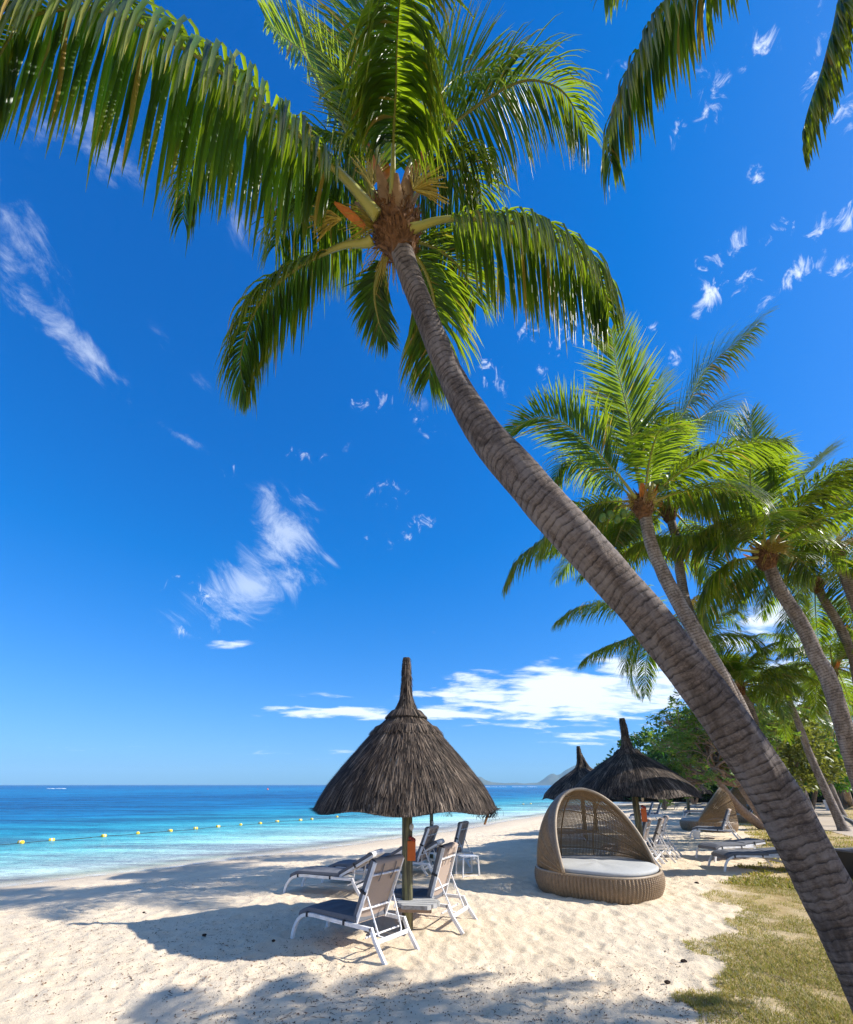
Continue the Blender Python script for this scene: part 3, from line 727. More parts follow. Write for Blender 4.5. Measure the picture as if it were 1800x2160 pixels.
def palm(label, tpath, trads, bark_='bark_far', group='coconut palms lining the beach', n=200, amp=.03, seed=0, seg=22, buttress=True):
    base = tpath[0]; e = empty('coconut_palm', (0, 0, 0), 0, label, 'palm tree', group)
    e.location = tuple(map(float, base)); PA[e.name] = np.array(base, float)
    T_ = trunk([np.array(q) - base for q in tpath], trads, e, M[bark_], n, seg, amp=amp, seed=seed, buttress=buttress)
    return e
PA = {}
class Local:                       # fronds are given in world metres and stored relative to the palm's base
    def __init__(s, e): s.b = PA[e.name]
    def __call__(s, path): return [np.array(q) - s.b for q in path]

# --- the great leaning palm
tp = [(2080, 2560, 2.95), (1960, 2330, 3.0), (1858, 2117, 3.05), (1762, 1917, 3.2), (1685, 1767, 3.3), (1623, 1657, 3.38), (1523, 1509, 3.46), (1372, 1311, 3.55), (1307, 1238, 3.6), (1210, 1128, 3.66),
      (1122, 1031, 3.78), (1010, 897, 4.05), (947, 782, 4.3), (903, 678, 4.5), (863, 575, 4.68), (846, 520, 4.74)]
pr = [70, 62, 56, 54, 52, 49, 45.5, 45, 45.5, 46, 43, 35, 28, 25.5, 24, 24]
pts = [W(*q) for q in tp]; rads = [k * q[2] / FPX * (1.0) for k, q in zip(pr, tp)]
# off-axis stretch of a wide lens: a ball away from the centre looks wider, so take its cosine out
rads = [r_ * (0.93) for r_ in rads]
while pts[0][2] < -0.05: pts.pop(0); rads.pop(0)
if pts[0][2] > 0:
    d = pts[0] - pts[1]; k = (pts[0][2] + .1) / max(.05, -d[2]); pts.insert(0, pts[0] + d * k * .9 * np.array([.8, .8, 1.11])); rads.insert(0, rads[0] * 1.15)
pts[0][2] = -.1
big = palm('largest coconut palm, its thick ringed trunk leaning across the whole beach from the lower right', pts, rads, 'bark', n=620, amp=.045, seed=4, seg=64)
loc = Local(big)
top = W(846, 520, 4.74); ax_ = W(818, 420, 4.78) - W(850, 535, 4.72)
crown_parts(big, loc([W(838, 492, 4.76)])[0], ax_, .125, seed=3, detail=2.6, nuts=0, flowers=3, spathes=0, boots=11)
for k, (pp, z0, z1) in enumerate([([(770, 478), (735, 450), (705, 427)], 4.62, 4.55), ([(795, 380), (782, 335), (769, 290)], 4.70, 4.9), ([(866, 385), (880, 350), (893, 316)], 4.66, 4.75), ([(812, 378), (815, 360), (814, 340)], 4.8, 4.9)]):
    q = loc(catmull(pxpath(pp, z0, z1), 10)); b = MB(); vs = []; T_, N_, B_ = frames(q)
    for i in range(10):
        s_ = i / 9; w = .052 * math.sin(math.pi * (.12 + .84 * s_)) ** .7
        for u in (-1, -.5, 0, .5, 1): vs.append(np.array(q[i]) + B_[i] * w * u * .9 + N_[i] * (w * .7 * (1 - u * u)))
    b.add(vs, [(i * 5 + j, i * 5 + j + 1, i * 5 + j + 6, i * 5 + j + 5) for i in range(9) for j in range(4)]); b.build('spathe', M['spathe'], big, True)
# sprays of flower stalks left and right of the head
for (cx0, cy0, sx_, n_) in ((872, 400, 1, 46), (720, 462, -1, 34), (785, 395, 0, 26)):
    b = MB(); r_ = random.Random(cx0)
    for i in range(n_):
        z = 4.62 + r_.uniform(-.05, .1); a0 = r_.uniform(-1.9, .7) if sx_ > 0 else (r_.uniform(2.3, 3.7) if sx_ < 0 else r_.uniform(-2.4, -.9))
        ln = r_.uniform(35, 85); b.tube([loc([W(cx0, cy0, z)])[0], loc([W(cx0 + ln * .55 * math.cos(a0), cy0 + ln * .55 * math.sin(a0) - 6, z - .02)])[0], loc([W(cx0 + ln * math.cos(a0), cy0 + ln * math.sin(a0), z - .04)])[0]], [.008, .007, .004], 5, False)
    b.build('flower_stalk', M['flower'], big)
F = [  # path px, zc base, zc tip, n, leaf, width, droop, fwd, lift, hang, petiole
    ([(796, 455), (737, 386), (691, 340), (620, 272), (560, 224), (500, 176), (440, 132), (380, 96), (320, 64), (260, 36), (200, 20), (140, 18), (80, 28), (40, 52), (-5, 125), (-35, 215)], 4.55, 3.3, dict(n=165, leaf=1.25, width=.044, droop=3.2, fwd=.25, lift=.35, hang=1.1, petiole=.13, singles=True, rr=.036, tipk=.6)),
    ([(785, 505), (773, 512), (729, 517), (689, 532), (644, 554), (594, 589), (555, 629), (530, 673), (515, 718), (507, 765), (512, 800), (522, 830)], 4.7, 4.9, dict(n=150, leaf=.76, width=.026, droop=1.8, fwd=.5, lift=0, hang=.65, petiole=.20, tipk=.3)),
    ([(862, 485), (885, 478), (918, 467), (967, 460), (1017, 462), (1077, 468), (1126, 479), (1176, 504), (1226, 541), (1256, 576), (1276, 615), (1284, 645), (1286, 668)], 4.65, 4.5, dict(n=150, leaf=.98, width=.030, droop=2.8, fwd=.35, lift=.2, hang=.9, petiole=.17, tipk=.32)),
    ([(858, 425), (889, 347), (911, 311), (939, 279), (980, 242), (1026, 210), (1071, 183), (1117, 169), (1163, 178), (1195, 201), (1222, 247), (1240, 283)], 4.8, 5.1, dict(n=140, leaf=.82, width=.028, droop=1.1, fwd=.8, lift=.05, hang=.35, petiole=.16)),
    ([(828, 430), (829, 366), (831, 274), (836, 183), (837, 114), (840, 46), (845, -10), (858, -90), (885, -190)], 4.62, 3.5, dict(n=130, leaf=1.12, width=.032, droop=1.6, fwd=.40, lift=-.1, hang=1.15, petiole=.25)),
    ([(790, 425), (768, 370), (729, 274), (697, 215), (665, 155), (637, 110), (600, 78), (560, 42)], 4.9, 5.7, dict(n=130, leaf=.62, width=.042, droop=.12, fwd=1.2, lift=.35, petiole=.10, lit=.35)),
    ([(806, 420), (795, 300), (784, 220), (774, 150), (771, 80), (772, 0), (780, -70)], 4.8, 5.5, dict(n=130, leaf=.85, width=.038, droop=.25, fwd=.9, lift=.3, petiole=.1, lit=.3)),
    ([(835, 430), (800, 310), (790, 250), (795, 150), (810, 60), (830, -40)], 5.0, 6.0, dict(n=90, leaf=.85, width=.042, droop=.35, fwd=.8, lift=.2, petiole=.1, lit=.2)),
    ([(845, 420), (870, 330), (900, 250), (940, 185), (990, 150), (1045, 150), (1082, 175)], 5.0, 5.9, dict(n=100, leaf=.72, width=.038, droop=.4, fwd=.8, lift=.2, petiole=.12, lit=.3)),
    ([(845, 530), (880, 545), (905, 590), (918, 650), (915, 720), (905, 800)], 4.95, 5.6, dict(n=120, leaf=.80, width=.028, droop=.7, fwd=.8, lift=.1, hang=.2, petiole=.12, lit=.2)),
    ([(850, 505), (900, 515), (945, 540), (985, 585), (1005, 640)], 5.0, 5.9, dict(n=120, leaf=.78, width=.028, droop=1.0, fwd=.7, lift=.1, hang=.3, petiole=.14)),
    ([(800, 440), (730, 370), (650, 310), (570, 280), (490, 275), (430, 310), (396, 375), (386, 462)], 5.0, 5.2, dict(n=130, leaf=.85, width=.028, droop=2.0, fwd=.4, lift=.15, hang=.8, petiole=.15)),
    ([(825, 530), (800, 570), (790, 620), (800, 680), (818, 720)], 5.1, 5.7, dict(n=90, leaf=.42, width=.026, droop=.5, fwd=.8, lift=.1, petiole=.14)),
    ([(855, 440), (905, 385), (955, 355), (1000, 370), (1015, 430), (1010, 480)], 5.0, 5.7, dict(n=120, leaf=.85, width=.028, droop=1.5, fwd=.5, lift=.1, hang=.5, petiole=.14)),
    ([(785, 470), (720, 440), (660, 430), (610, 460), (580, 520)], 5.1, 5.8, dict(n=120, leaf=1.0, width=.028, droop=2.2, fwd=.4, lift=.1, hang=.9, petiole=.14)),
    ([(800, 430), (745, 330), (700, 300), (640, 290), (590, 320), (560, 380)], 5.1, 5.9, dict(n=120, leaf=1.05, width=.028, droop=2.2, fwd=.4, lift=.1, hang=.9, petiole=.14)),
]
for k, (pp, z0, z1, kw) in enumerate(F):
    frond(loc(pxpath(pp, z0, z1)), big, seed=k, fold=True, **kw)

# --- palm whose head is above the top right corner; only its frond tips hang into view
c0 = W(1900, -280, 3.7)
tq = [np.array([6.9, 1.2, -.1]), np.array([6.4, 1.3, 1.6]), np.array([5.6, 1.5, 3.8]), np.array([4.6, 1.75, 6.2]), c0 - np.array([.1, -.05, .25])]
op = palm('coconut palm beyond the top right corner, only the tips of its hanging fronds in view', tq, [.17, .15, .14, .125, .11], n=160, seed=9)
lo_ = Local(op); crown_parts(op, lo_([c0])[0], (-.35, .05, 1), .12, seed=8, detail=.5, flowers=1)
for k, (pp, z0, z1, kw) in enumerate([
    ([(1880, -300), (1760, -310), (1620, -240), (1500, -120), (1412, 0), (1385, 41), (1354, 103), (1330, 151), (1306, 213), (1291, 262), (1285, 300), (1290, 345)], 3.7, 3.75, dict(n=135, leaf=.85, width=.032, droop=2.2, fwd=.35, lift=.1, hang=1.0)),
    ([(1890, -290), (1850, -220), (1800, -100), (1773, 0), (1762, 51), (1748, 103), (1735, 150), (1715, 206), (1700, 257), (1697, 300)], 3.7, 3.6, dict(n=120, leaf=.55, width=.034, droop=2.0, fwd=.5, lift=.1, hang=.9, petiole=.3)),
    ([(1880, -310), (1700, -360), (1520, -310), (1390, -200), (1310, -110), (1275, -20)], 3.8, 4.2, dict(n=90, leaf=.62, width=.040, droop=.7, fwd=.5, lift=.1, hang=.4)),
    ([(1900, -280), (1880, -200), (1850, -110), (1828, -40), (1815, 20)], 3.7, 3.8, dict(n=80, leaf=.5, width=.04, droop=.7, fwd=.6, lift=.1, hang=.3, petiole=.3))]):
    frond(lo_(pxpath(pp, z0, z1)), op, seed=40 + k, fold=True, **kw)
for k in range(7):
    az = R(-80 + k * 17); frond(auto_path(lo_([c0])[0], az, R(30 + 25 * math.sin(k * 2.1)), 3.4, R(85)), op, n=70, leaf=.7, width=.045, droop=.8, hang=.2, seed=60 + k)

# --- palm to the right of the camera that shades the great trunk and the near sand
sc_ = np.array([9.5, 3.1, 7.6])
shp = palm('palm outside the right edge, known by its shade on the near sand', [np.array([13.2, 3.2, -.1]), np.array([12.6, 3.5, 2.4]), np.array([11.5, 3.9, 5.2]), sc_ - np.array([-.05, 0, .2])], [.18, .15, .14, .12], n=120, seed=19)
ls_ = Local(shp); crown_parts(shp, ls_([sc_])[0], (-.3, .1, 1), .12, seed=18, detail=.4, flowers=1)
for k in range(17):
    az = R(k * 137.5); frond(auto_path(ls_([sc_])[0], az, R(62 - (k * 7.3) % 80), 3.0, R(80)), shp, n=80, leaf=.75, width=.05, droop=.8, hang=.2, seed=80 + k)

# --- second palm (twin trunk) and its neighbours
def bg_palm(label, cpx, zc, tpx, rad, fr, autos, seed, k=1.0, L=2.9, leaf=.80, n=92, wdt=.034, detail=1.0, nuts=0, flowers=2, spathes=2, base=None, dryn=0, elo=-25, ehi=75, tn=170, trunk_n_seg=20):
    zc *= k; L = L * k; leaf = leaf * k; wdt = wdt * k; rad = [x * (.4 + .6 * k) for x in rad]
    fr = [(a_, b_ * k, c_ * k, {**d_, 'n': int(d_.get('n', 80) * 1.45), 'leaf': d_.get('leaf', .62) * k * 1.35, 'width': .030 * k}) for a_, b_, c_, d_ in fr]
    c = W(cpx[0], cpx[1], zc)
    path = [W(q[0], q[1], q[2] * k) for q in tpx]
    if base is not None: path.append(np.array(base, float))
    path = path[::-1]
    ld = path[-1] - path[-2]; ld = ld / np.linalg.norm(ld)
    e = palm(label, path, rad, n=tn, seed=seed, seg=trunk_n_seg); lc = Local(e)
    crown_parts(e, lc([path[-1] + ld * rad[-1] * 1.2])[0], ld * .6 + np.array([0, 0, .6]), rad[-1] * 1.05, seed, detail, nuts, flowers, spathes, 7)
    for k, (pp, z0, z1, kw) in enumerate(fr): frond(lc(pxpath(pp, z0, z1)), e, seed=seed * 31 + k, **{**dict(n=80, leaf=.62, width=.036, droop=.5, fwd=.7, lift=.15, hang=.1), **kw})
    rr = random.Random(seed)
    for k in range(autos):
        az = k * 2.39996 + seed; e0 = R(rr.uniform(elo, ehi))
        dry = 0.0 if k >= dryn else .9
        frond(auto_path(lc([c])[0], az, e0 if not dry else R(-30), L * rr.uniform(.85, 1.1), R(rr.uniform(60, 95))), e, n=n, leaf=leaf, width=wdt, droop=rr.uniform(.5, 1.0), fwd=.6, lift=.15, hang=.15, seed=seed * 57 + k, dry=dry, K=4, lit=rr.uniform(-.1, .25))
    return e
def hid(v):                            # ground spots that lie behind the great trunk
    return G(np.interp(v, [1657, 1767, 1834, 1917, 2031], [1623, 1687, 1722, 1762, 1822]), v)
def via(v, z):                         # a point behind the great trunk at that height in the picture, z metres ahead
    return (float(np.interp(v, [1429, 1509, 1589, 1657, 1767, 1834, 1917], [1463, 1524, 1576, 1623, 1687, 1722, 1762])), v, z)
b2 = hid(1836)
nutty = bg_palm('coconut palm with green nuts, its trunk crossing just behind the great leaning trunk', (1360, 1062), 9.0,
        [(1360, 1085, 9.0), (1378, 1160, 8.95), (1420, 1250, 8.8), (1472, 1342, 8.6), (1520, 1430, 8.6), (1560, 1515, 8.7), via(1640, 8.9), via(1750, 9.0)], [.21, .18, .16, .155, .15, .14, .125, .118], [
    ([(1342, 1051), (1311, 1010), (1277, 972), (1242, 934), (1205, 903), (1170, 883), (1143, 879), (1109, 890), (1071, 914)], 8.9, 8.3, dict(n=95, leaf=.68, droop=.12, fwd=.8, lift=.15, hang=0, petiole=.2)),
    ([(1354, 1037), (1342, 969), (1328, 886), (1314, 825), (1301, 773), (1290, 694)], 8.9, 8.6, dict(n=95, leaf=.66, droop=.1, fwd=1.0, lift=.1, hang=0, lit=.1)),
    ([(1369, 1044), (1386, 989), (1403, 945), (1445, 866), (1482, 790), (1520, 749), (1554, 722), (1597, 684)], 8.9, 8.6, dict(n=100, leaf=.70, droop=.5, fwd=.8, lift=.1, hang=.1)),
    ([(1376, 1061), (1424, 1041), (1486, 1030), (1537, 1034), (1575, 1047), (1597, 1076)], 8.9, 8.6, dict(n=95, leaf=.70, droop=.9, fwd=.6, lift=.1, hang=.2)),
    ([(1345, 1060), (1290, 1010), (1230, 975), (1190, 975), (1168, 1015)], 9.2, 10.2, dict(n=80, leaf=.66, droop=.7, lit=.2)),
    ([(1345, 1070), (1290, 1066), (1250, 1085), (1222, 1125)], 9.2, 9.9, dict(n=80, leaf=.55, droop=.7, lit=.2)),
    ([(1352, 1030), (1320, 920), (1285, 860), (1272, 815)], 9.4, 10.6, dict(n=80, leaf=.6, droop=.3, lit=.3)),
    ([(1368, 1030), (1380, 930), (1378, 860), (1388, 800)], 9.3, 10.3, dict(n=80, leaf=.6, droop=.3, lit=.3)),
    ([(1376, 1030), (1430, 940), (1480, 880), (1530, 868), (1557, 900)], 9.4, 10.8, dict(n=80, leaf=.66, droop=.6, lit=.35)),
    ([(1376, 1050), (1420, 990), (1460, 960), (1500, 975)], 9.4, 10.8, dict(n=80, leaf=.66, droop=.7, lit=.3))],
        5, 61, 1.33, L=2.4, nuts=0, flowers=3, spathes=2, base=(b2[0], b2[1], -.1), elo=10, ehi=70, tn=320, detail=2.2)
ln_ = Local(nutty)
for (px, py) in ((1272, 1092), (1303, 1095), (1315, 1083), (1288, 1086), (1388, 1014), (1402, 1009), (1394, 1029), (1406, 1022), (1397, 1018)): coconut(ln_([W(px, py, 11.7)])[0], .092, nutty)
bg_palm('slimmer coconut palm rising from the same foot as the nut-bearing palm', (1412, 1070), 11.0,
        [(1415, 1095, 11), (1427, 1140, 10.9), (1434, 1200, 10.7), (1450, 1280, 10.3), (1487, 1360, 9.8), (1535, 1440, 9.6), (1580, 1532, 9.55), via(1660, 9.5), via(1750, 9.4)], [.19, .16, .15, .135, .125, .115, .11, .105, .10], [], 6, 71, 1.28, L=2.4, base=(b2[0] + .25, b2[1] + .5, -.1), elo=-30, ehi=60, flowers=1)
bg_palm('coconut palm with orange-brown leaf stubs and a long level frond reaching left', (1615, 1165), 9.5,
        [(1622, 1192, 9.5), (1640, 1235, 9.45), (1690, 1314, 9.3), (1722, 1385, 9.2), (1751, 1440, 9.1), (1786, 1555, 9.0), (1850, 1760, 9.0)], [.22, .18, .17, .16, .15, .14, .135, .125], [
    ([(1600, 1164), (1564, 1160), (1538, 1150), (1507, 1138), (1471, 1133), (1424, 1133), (1380, 1137), (1345, 1148), (1314, 1170)], 9.4, 9.7, dict(n=110, leaf=.52, droop=.9, fwd=.5, lift=.1, hang=.35)),
    ([(1598, 1176), (1567, 1179), (1533, 1190), (1507, 1217), (1490, 1250), (1483, 1292)], 9.4, 9.3, dict(n=95, leaf=.62, droop=.7, hang=.3)),
    ([(1611, 1152), (1598, 1107), (1588, 1064), (1583, 1005), (1588, 962), (1602, 950), (1622, 968), (1640, 1000)], 9.3, 8.7, dict(n=95, leaf=.7, droop=.3, lit=.25)),
    ([(1614, 1150), (1604, 1040), (1588, 960), (1583, 872)], 9.8, 10.2, dict(n=90, leaf=.62, droop=.1, fwd=1.0)),
    ([(1627, 1146), (1650, 1107), (1686, 1076), (1733, 1036), (1769, 1014), (1812, 996), (1850, 1000)], 9.3, 8.3, dict(n=105, leaf=.72, droop=.6, hang=.2)),
    ([(1625, 1140), (1650, 1070), (1690, 1010), (1715, 980), (1735, 955)], 9.8, 10.2, dict(n=90, leaf=.62, droop=.2, fwd=.9)),
    ([(1610, 1180), (1585, 1205), (1550, 1240), (1525, 1268)], 10, 11.5, dict(n=80, leaf=.6, droop=.9, hang=.3)),
    ([(1605, 1152), (1560, 1120), (1520, 1108), (1480, 1122)], 9.6, 9.2, dict(n=90, leaf=.6, droop=.6)),
    ([(1630, 1168), (1680, 1175), (1722, 1215)], 9.6, 10.2, dict(n=80, leaf=.6, droop=.8, hang=.3)),
    ([(1625, 1150), (1660, 1110), (1690, 1120), (1720, 1160)], 9.9, 11, dict(n=80, leaf=.66, droop=.9, hang=.3, lit=.2))],
        6, 81, 1.38, L=2.5, nuts=7, flowers=3, spathes=4, elo=5, ehi=70, tn=300, detail=2.2)
bg_palm('coconut palm with a pale yellow flower spray, between two taller palms at right', (1722, 1222), 13.0,
        [(1728, 1245, 13), (1744, 1275, 12.9), (1772, 1322, 12.8), (1800, 1385, 12.7), (1850, 1520, 12.6)], [.19, .15, .14, .135, .125, .11], [], 10, 91, 1.3, L=2.7, flowers=4, base=(18.2, 16.0, -.1), elo=-35)
bg_palm('dark-headed coconut palm at the right edge above the flowering palm', (1762, 1150), 12.0,
        [(1768, 1175, 12), (1786, 1225, 11.9), (1812, 1290, 11.8), (1880, 1450, 11.7)], [.19, .15, .14, .13, .12], [
        ([(1755, 1140), (1700, 1090), (1640, 1075), (1590, 1100)], 11.8, 11, dict(n=80, leaf=.66, droop=.8, hang=.2)),
        ([(1765, 1130), (1780, 1060), (1795, 1010), (1830, 975)], 11.8, 11.4, dict(n=80, leaf=.66, droop=.5))], 10, 101, 1.3, L=2.9, base=(18.2, 14.6, -.1), flowers=1)
bg_palm('coconut palm hidden behind the great trunk, one frond tip drooping over open sky at left', (1300, 1180), 13.0,
        [(1300, 1200, 13), (1340, 1270, 12.8), (1400, 1370, 12.6), via(1500, 12.5), via(1650, 12.5)], [.18, .15, .14, .13, .12, .11], [
        ([(1290, 1165), (1240, 1130), (1180, 1125), (1130, 1150), (1090, 1185), (1067, 1232)], 13, 12.6, dict(n=100, leaf=.75, droop=1.0, hang=.3)),
        ([(1310, 1170), (1320, 1140), (1310, 1110), (1300, 1090)], 13, 13, dict(n=70, leaf=.5, droop=.1, fwd=1.0))], 9, 111, 1.2, L=2.2, base=tuple(hid(1805)), flowers=1, elo=10, ehi=75)
bg_palm('coconut palm with a dead orange frond, right behind the great trunk', (1400, 1315), 16.0,
        [(1402, 1330, 16), (1445, 1400, 15.8), via(1520, 15.7), via(1650, 15.6)], [.18, .15, .14, .13, .115], [
        ([(1385, 1305), (1330, 1275), (1270, 1272), (1215, 1284), (1176, 1310)], 16, 15.5, dict(n=95, leaf=.8, droop=.8, hang=.2)),
        ([(1385, 1325), (1330, 1345), (1290, 1360), (1250, 1378), (1230, 1395)], 16, 15.6, dict(n=85, leaf=.7, droop=.8, hang=.2)),
        ([(1420, 1310), (1470, 1260), (1470, 1310), (1485, 1345)], 15.5, 15, dict(n=75, leaf=.55, droop=.9, hang=.3, dry=.95, label='dead orange frond')),
        ([(1415, 1305), (1470, 1345), (1530, 1338), (1580, 1345), (1608, 1370)], 15.6, 14.8, dict(n=90, leaf=.8, droop=.8, hang=.2)),
        ([(1410, 1300), (1490, 1330), (1520, 1300), (1550, 1288), (1572, 1300)], 15.6, 15.2, dict(n=85, leaf=.6, droop=.5)),
        ([(1390, 1300), (1340, 1240), (1260, 1200), (1225, 1215)], 16, 16.5, dict(n=85, leaf=.8, droop=.7))], 8, 121, 1.15, L=2.9, base=tuple(hid(1780)), flowers=1)
bg_palm('small bright green palm head just right of the great trunk', (1562, 1448), 18.0,
        [(1563, 1462, 18), (1590, 1515, 17.9), via(1640, 18)], [.19, .16, .14, .13], [
        ([(1562, 1440), (1568, 1400), (1585, 1372), (1590, 1360)], 18, 18, dict(n=70, leaf=.7, droop=.2, lit=.3)),
        ([(1560, 1440), (1535, 1400), (1515, 1375), (1505, 1362)], 18, 18, dict(n=70, leaf=.7, droop=.2)),
        ([(1570, 1442), (1600, 1425), (1640, 1408), (1680, 1412)], 18, 17, dict(n=80, leaf=.75, droop=.8))], 14, 131, 1.0, L=2.3, base=tuple(hid(1772)), flowers=1, elo=0, ehi=85)
bg_palm('coconut palm seen between the two right-hand trunks, its trunk dark and fibrous', (1757, 1408), 18.0,
        [(1757, 1428, 18), (1763, 1455, 17.9), (1776, 1490, 17.8), (1802, 1545, 17.7)], [.17, .15, .13, .12, .11], [
        ([(1745, 1405), (1700, 1370), (1670, 1370), (1650, 1385)], 18, 17.5, dict(n=75, leaf=.7, droop=.6)),
        ([(1770, 1400), (1790, 1370), (1810, 1360)], 18, 17.5, dict(n=75, leaf=.7, droop=.6))], 15, 141, L=3.0, base=(16.8, 17.2, -.1), flowers=1)
bg_palm('palm with sweeping low fronds behind the bright green palm head', (1660, 1455), 24.0,
        [(1662, 1470, 24), (1690, 1540, 23.8), (1712, 1600, 23.6)], [.2, .17, .15, .13], [
        ([(1650, 1445), (1600, 1420), (1550, 1440), (1520, 1470)], 23, 21, dict(n=80, leaf=.9, droop=.9)),
        ([(1670, 1440), (1700, 1410), (1740, 1420), (1760, 1450)], 23, 22, dict(n=80, leaf=.9, droop=.9))], 15, 151, L=3.6, leaf=.8, base=(19.5, 23.5, -.1), flowers=0, spathes=0)
bg_palm('thick-footed coconut palm standing on the lawn beside the path', (1735, 1462), 40.0,
        [(1737, 1478, 40), (1743, 1510, 40.2), (1756, 1556, 40.4), (1772, 1620, 40.6), (1788, 1680, 40.8)], [.42, .36, .30, .27, .24, .21], [], 15, 161, L=4.2, leaf=.9, n=50, wdt=.07, base=tuple(G(1794, 1697)), dryn=2, flowers=1)
bg_palm('thin bare palm stem slanting across the hedge behind the path', (1685, 1480), 42.0,
        [(1689, 1495, 42), (1727, 1569, 42), (1756, 1618, 42)], [.13, .12, .11, .10], [], 9, 171, L=3.6, leaf=.8, n=44, wdt=.07, base=tuple(G(1783, 1686)), flowers=0, spathes=0, tn=80)
bg_palm('tall palm far back between the hedge and the sky, top right of the lawn', (1790, 1330), 26.0,
        [(1792, 1350, 26), (1812, 1420, 26), (1840, 1520, 26)], [.2, .16, .15, .14], [], 15, 181, L=3.6, leaf=.8, n=50, wdt=.06, base=(27, 25.5, -.1), flowers=0)
for k, (px, py, z, s_) in enumerate([(1600, 1470, 30, 3.4), (1640, 1500, 34, 3.6), (1700, 1500, 34, 3.8), (1800, 1480, 36, 4.0)]):
    c = W(px, py, z); lab = ['far palm crown low behind the small green palm head', 'far palm crown rising from the bright bushes', 'far palm crown in front of the dark hedge', 'far palm crown at the right edge above the hedge'][k]
    bg_palm(lab, (px, py), z, [(px + 1, py + 8, z), (px + 12, py + 60, z)], [.22, .18, .15], [], 14, 190 + k, L=s_, leaf=.8, n=44, wdt=.07, base=(c[0] + 1.2, c[1], -.1), flowers=0, spathes=0, tn=60)
# ------------------------------------------------------------------ shrubs, hedge and the gnarled beach tree
def foliage(name, blobs, n, leaf, mat, parent, seed, droop=.2, gap=.52):
    """leaf-sized folded blades spread through lumpy crowns; blobs = [(centre, radii)]"""
    r = np.random.default_rng(seed); vs = []; at = []
    tot = sum(b[1][0] * b[1][1] + b[1][2] ** 2 for b in blobs)
    for (c, rad) in blobs:
        k = int(n * (rad[0] * rad[1] + rad[2] ** 2) / tot * 1.5)
        d = r.normal(0, 1, (k, 3)); d /= np.linalg.norm(d, axis=1)[:, None]
        d[:, 2] = np.where(d[:, 2] < -.5, -d[:, 2], d[:, 2])
        rr_ = 1 - .32 * r.random(k) ** 1.6
        lump = .78 + .44 * fbm(d[:, 0] * 2.6 + c[0], d[:, 1] * 2.6 + d[:, 2] * 3.1 + c[1], 3, seed)
        p = np.array(c) + d * rr_[:, None] * lump[:, None] * np.array(rad)
        keep = fbm(p[:, 0] * 1.9 + p[:, 2], p[:, 1] * 1.9 - p[:, 2] * 1.4, 3, seed + 2) > gap - .12 * r.random(k)
        p = p[keep]; d = d[keep]; k = len(p)
        a = d + r.normal(0, .7, (k, 3)); a[:, 2] -= droop; a /= np.linalg.norm(a, axis=1)[:, None]
        s = np.cross(a, r.normal(0, 1, (k, 3))); s /= np.linalg.norm(s, axis=1)[:, None]; nrm = np.cross(a, s)
        L = leaf * r.uniform(.7, 1.3, k)[:, None]; w = L * .28
        q = [p, p + a * L * .5 + s * w, p + a * L, p + a * L * .5 - s * w, p + a * L * .5 - nrm * w * .3]
        vs.append(np.stack(q, 1)); rnd = r.random(k)
        tt = np.stack([np.stack([rnd, np.full(k, x), np.zeros(k)], -1) for x in (0, .5, 1, .5, .4)], 1); at.append(tt)
    V = np.concatenate(vs); A_ = np.concatenate(at); k = len(V)
    f = np.array([[0, 1, 2, 4], [0, 4, 2, 3]]); F_ = (f[None] + (np.arange(k) * 5)[:, None, None]).reshape(-1, 4)
    o = mesh_obj(name, V.reshape(-1, 3), F_, M[mat], parent, A_.reshape(-1, 3)); o['kind'] = 'stuff'; return o
def branch(mb, p0, d0, L, r0, depth, rr_, tips, wig=.5):
    n = 6; P = [np.array(p0, float)]; d = np.array(d0, float)
    for k in range(n):
        d = d + np.array([rr_.uniform(-wig, wig), rr_.uniform(-wig, wig), rr_.uniform(-wig * .6, wig * .7)]); d /= np.linalg.norm(d)
        P.append(P[-1] + d * L / n)
    mb.tube(P, np.linspace(r0, r0 * .55, n + 1), 6 if depth < 3 else 4)
    if depth == 0: tips.append((P[-1], d)); return
    for j in range(rr_.choice([2, 3, 3])):
        i = rr_.randint(3, n) if j else n
        dd = d + np.array([rr_.uniform(-1, 1), rr_.uniform(-1, 1), rr_.uniform(-.4, .8)]) * .8
        branch(mb, P[i], dd / np.linalg.norm(dd), L * rr_.uniform(.55, .85), r0 * .55, depth - 1, rr_, tips, wig)
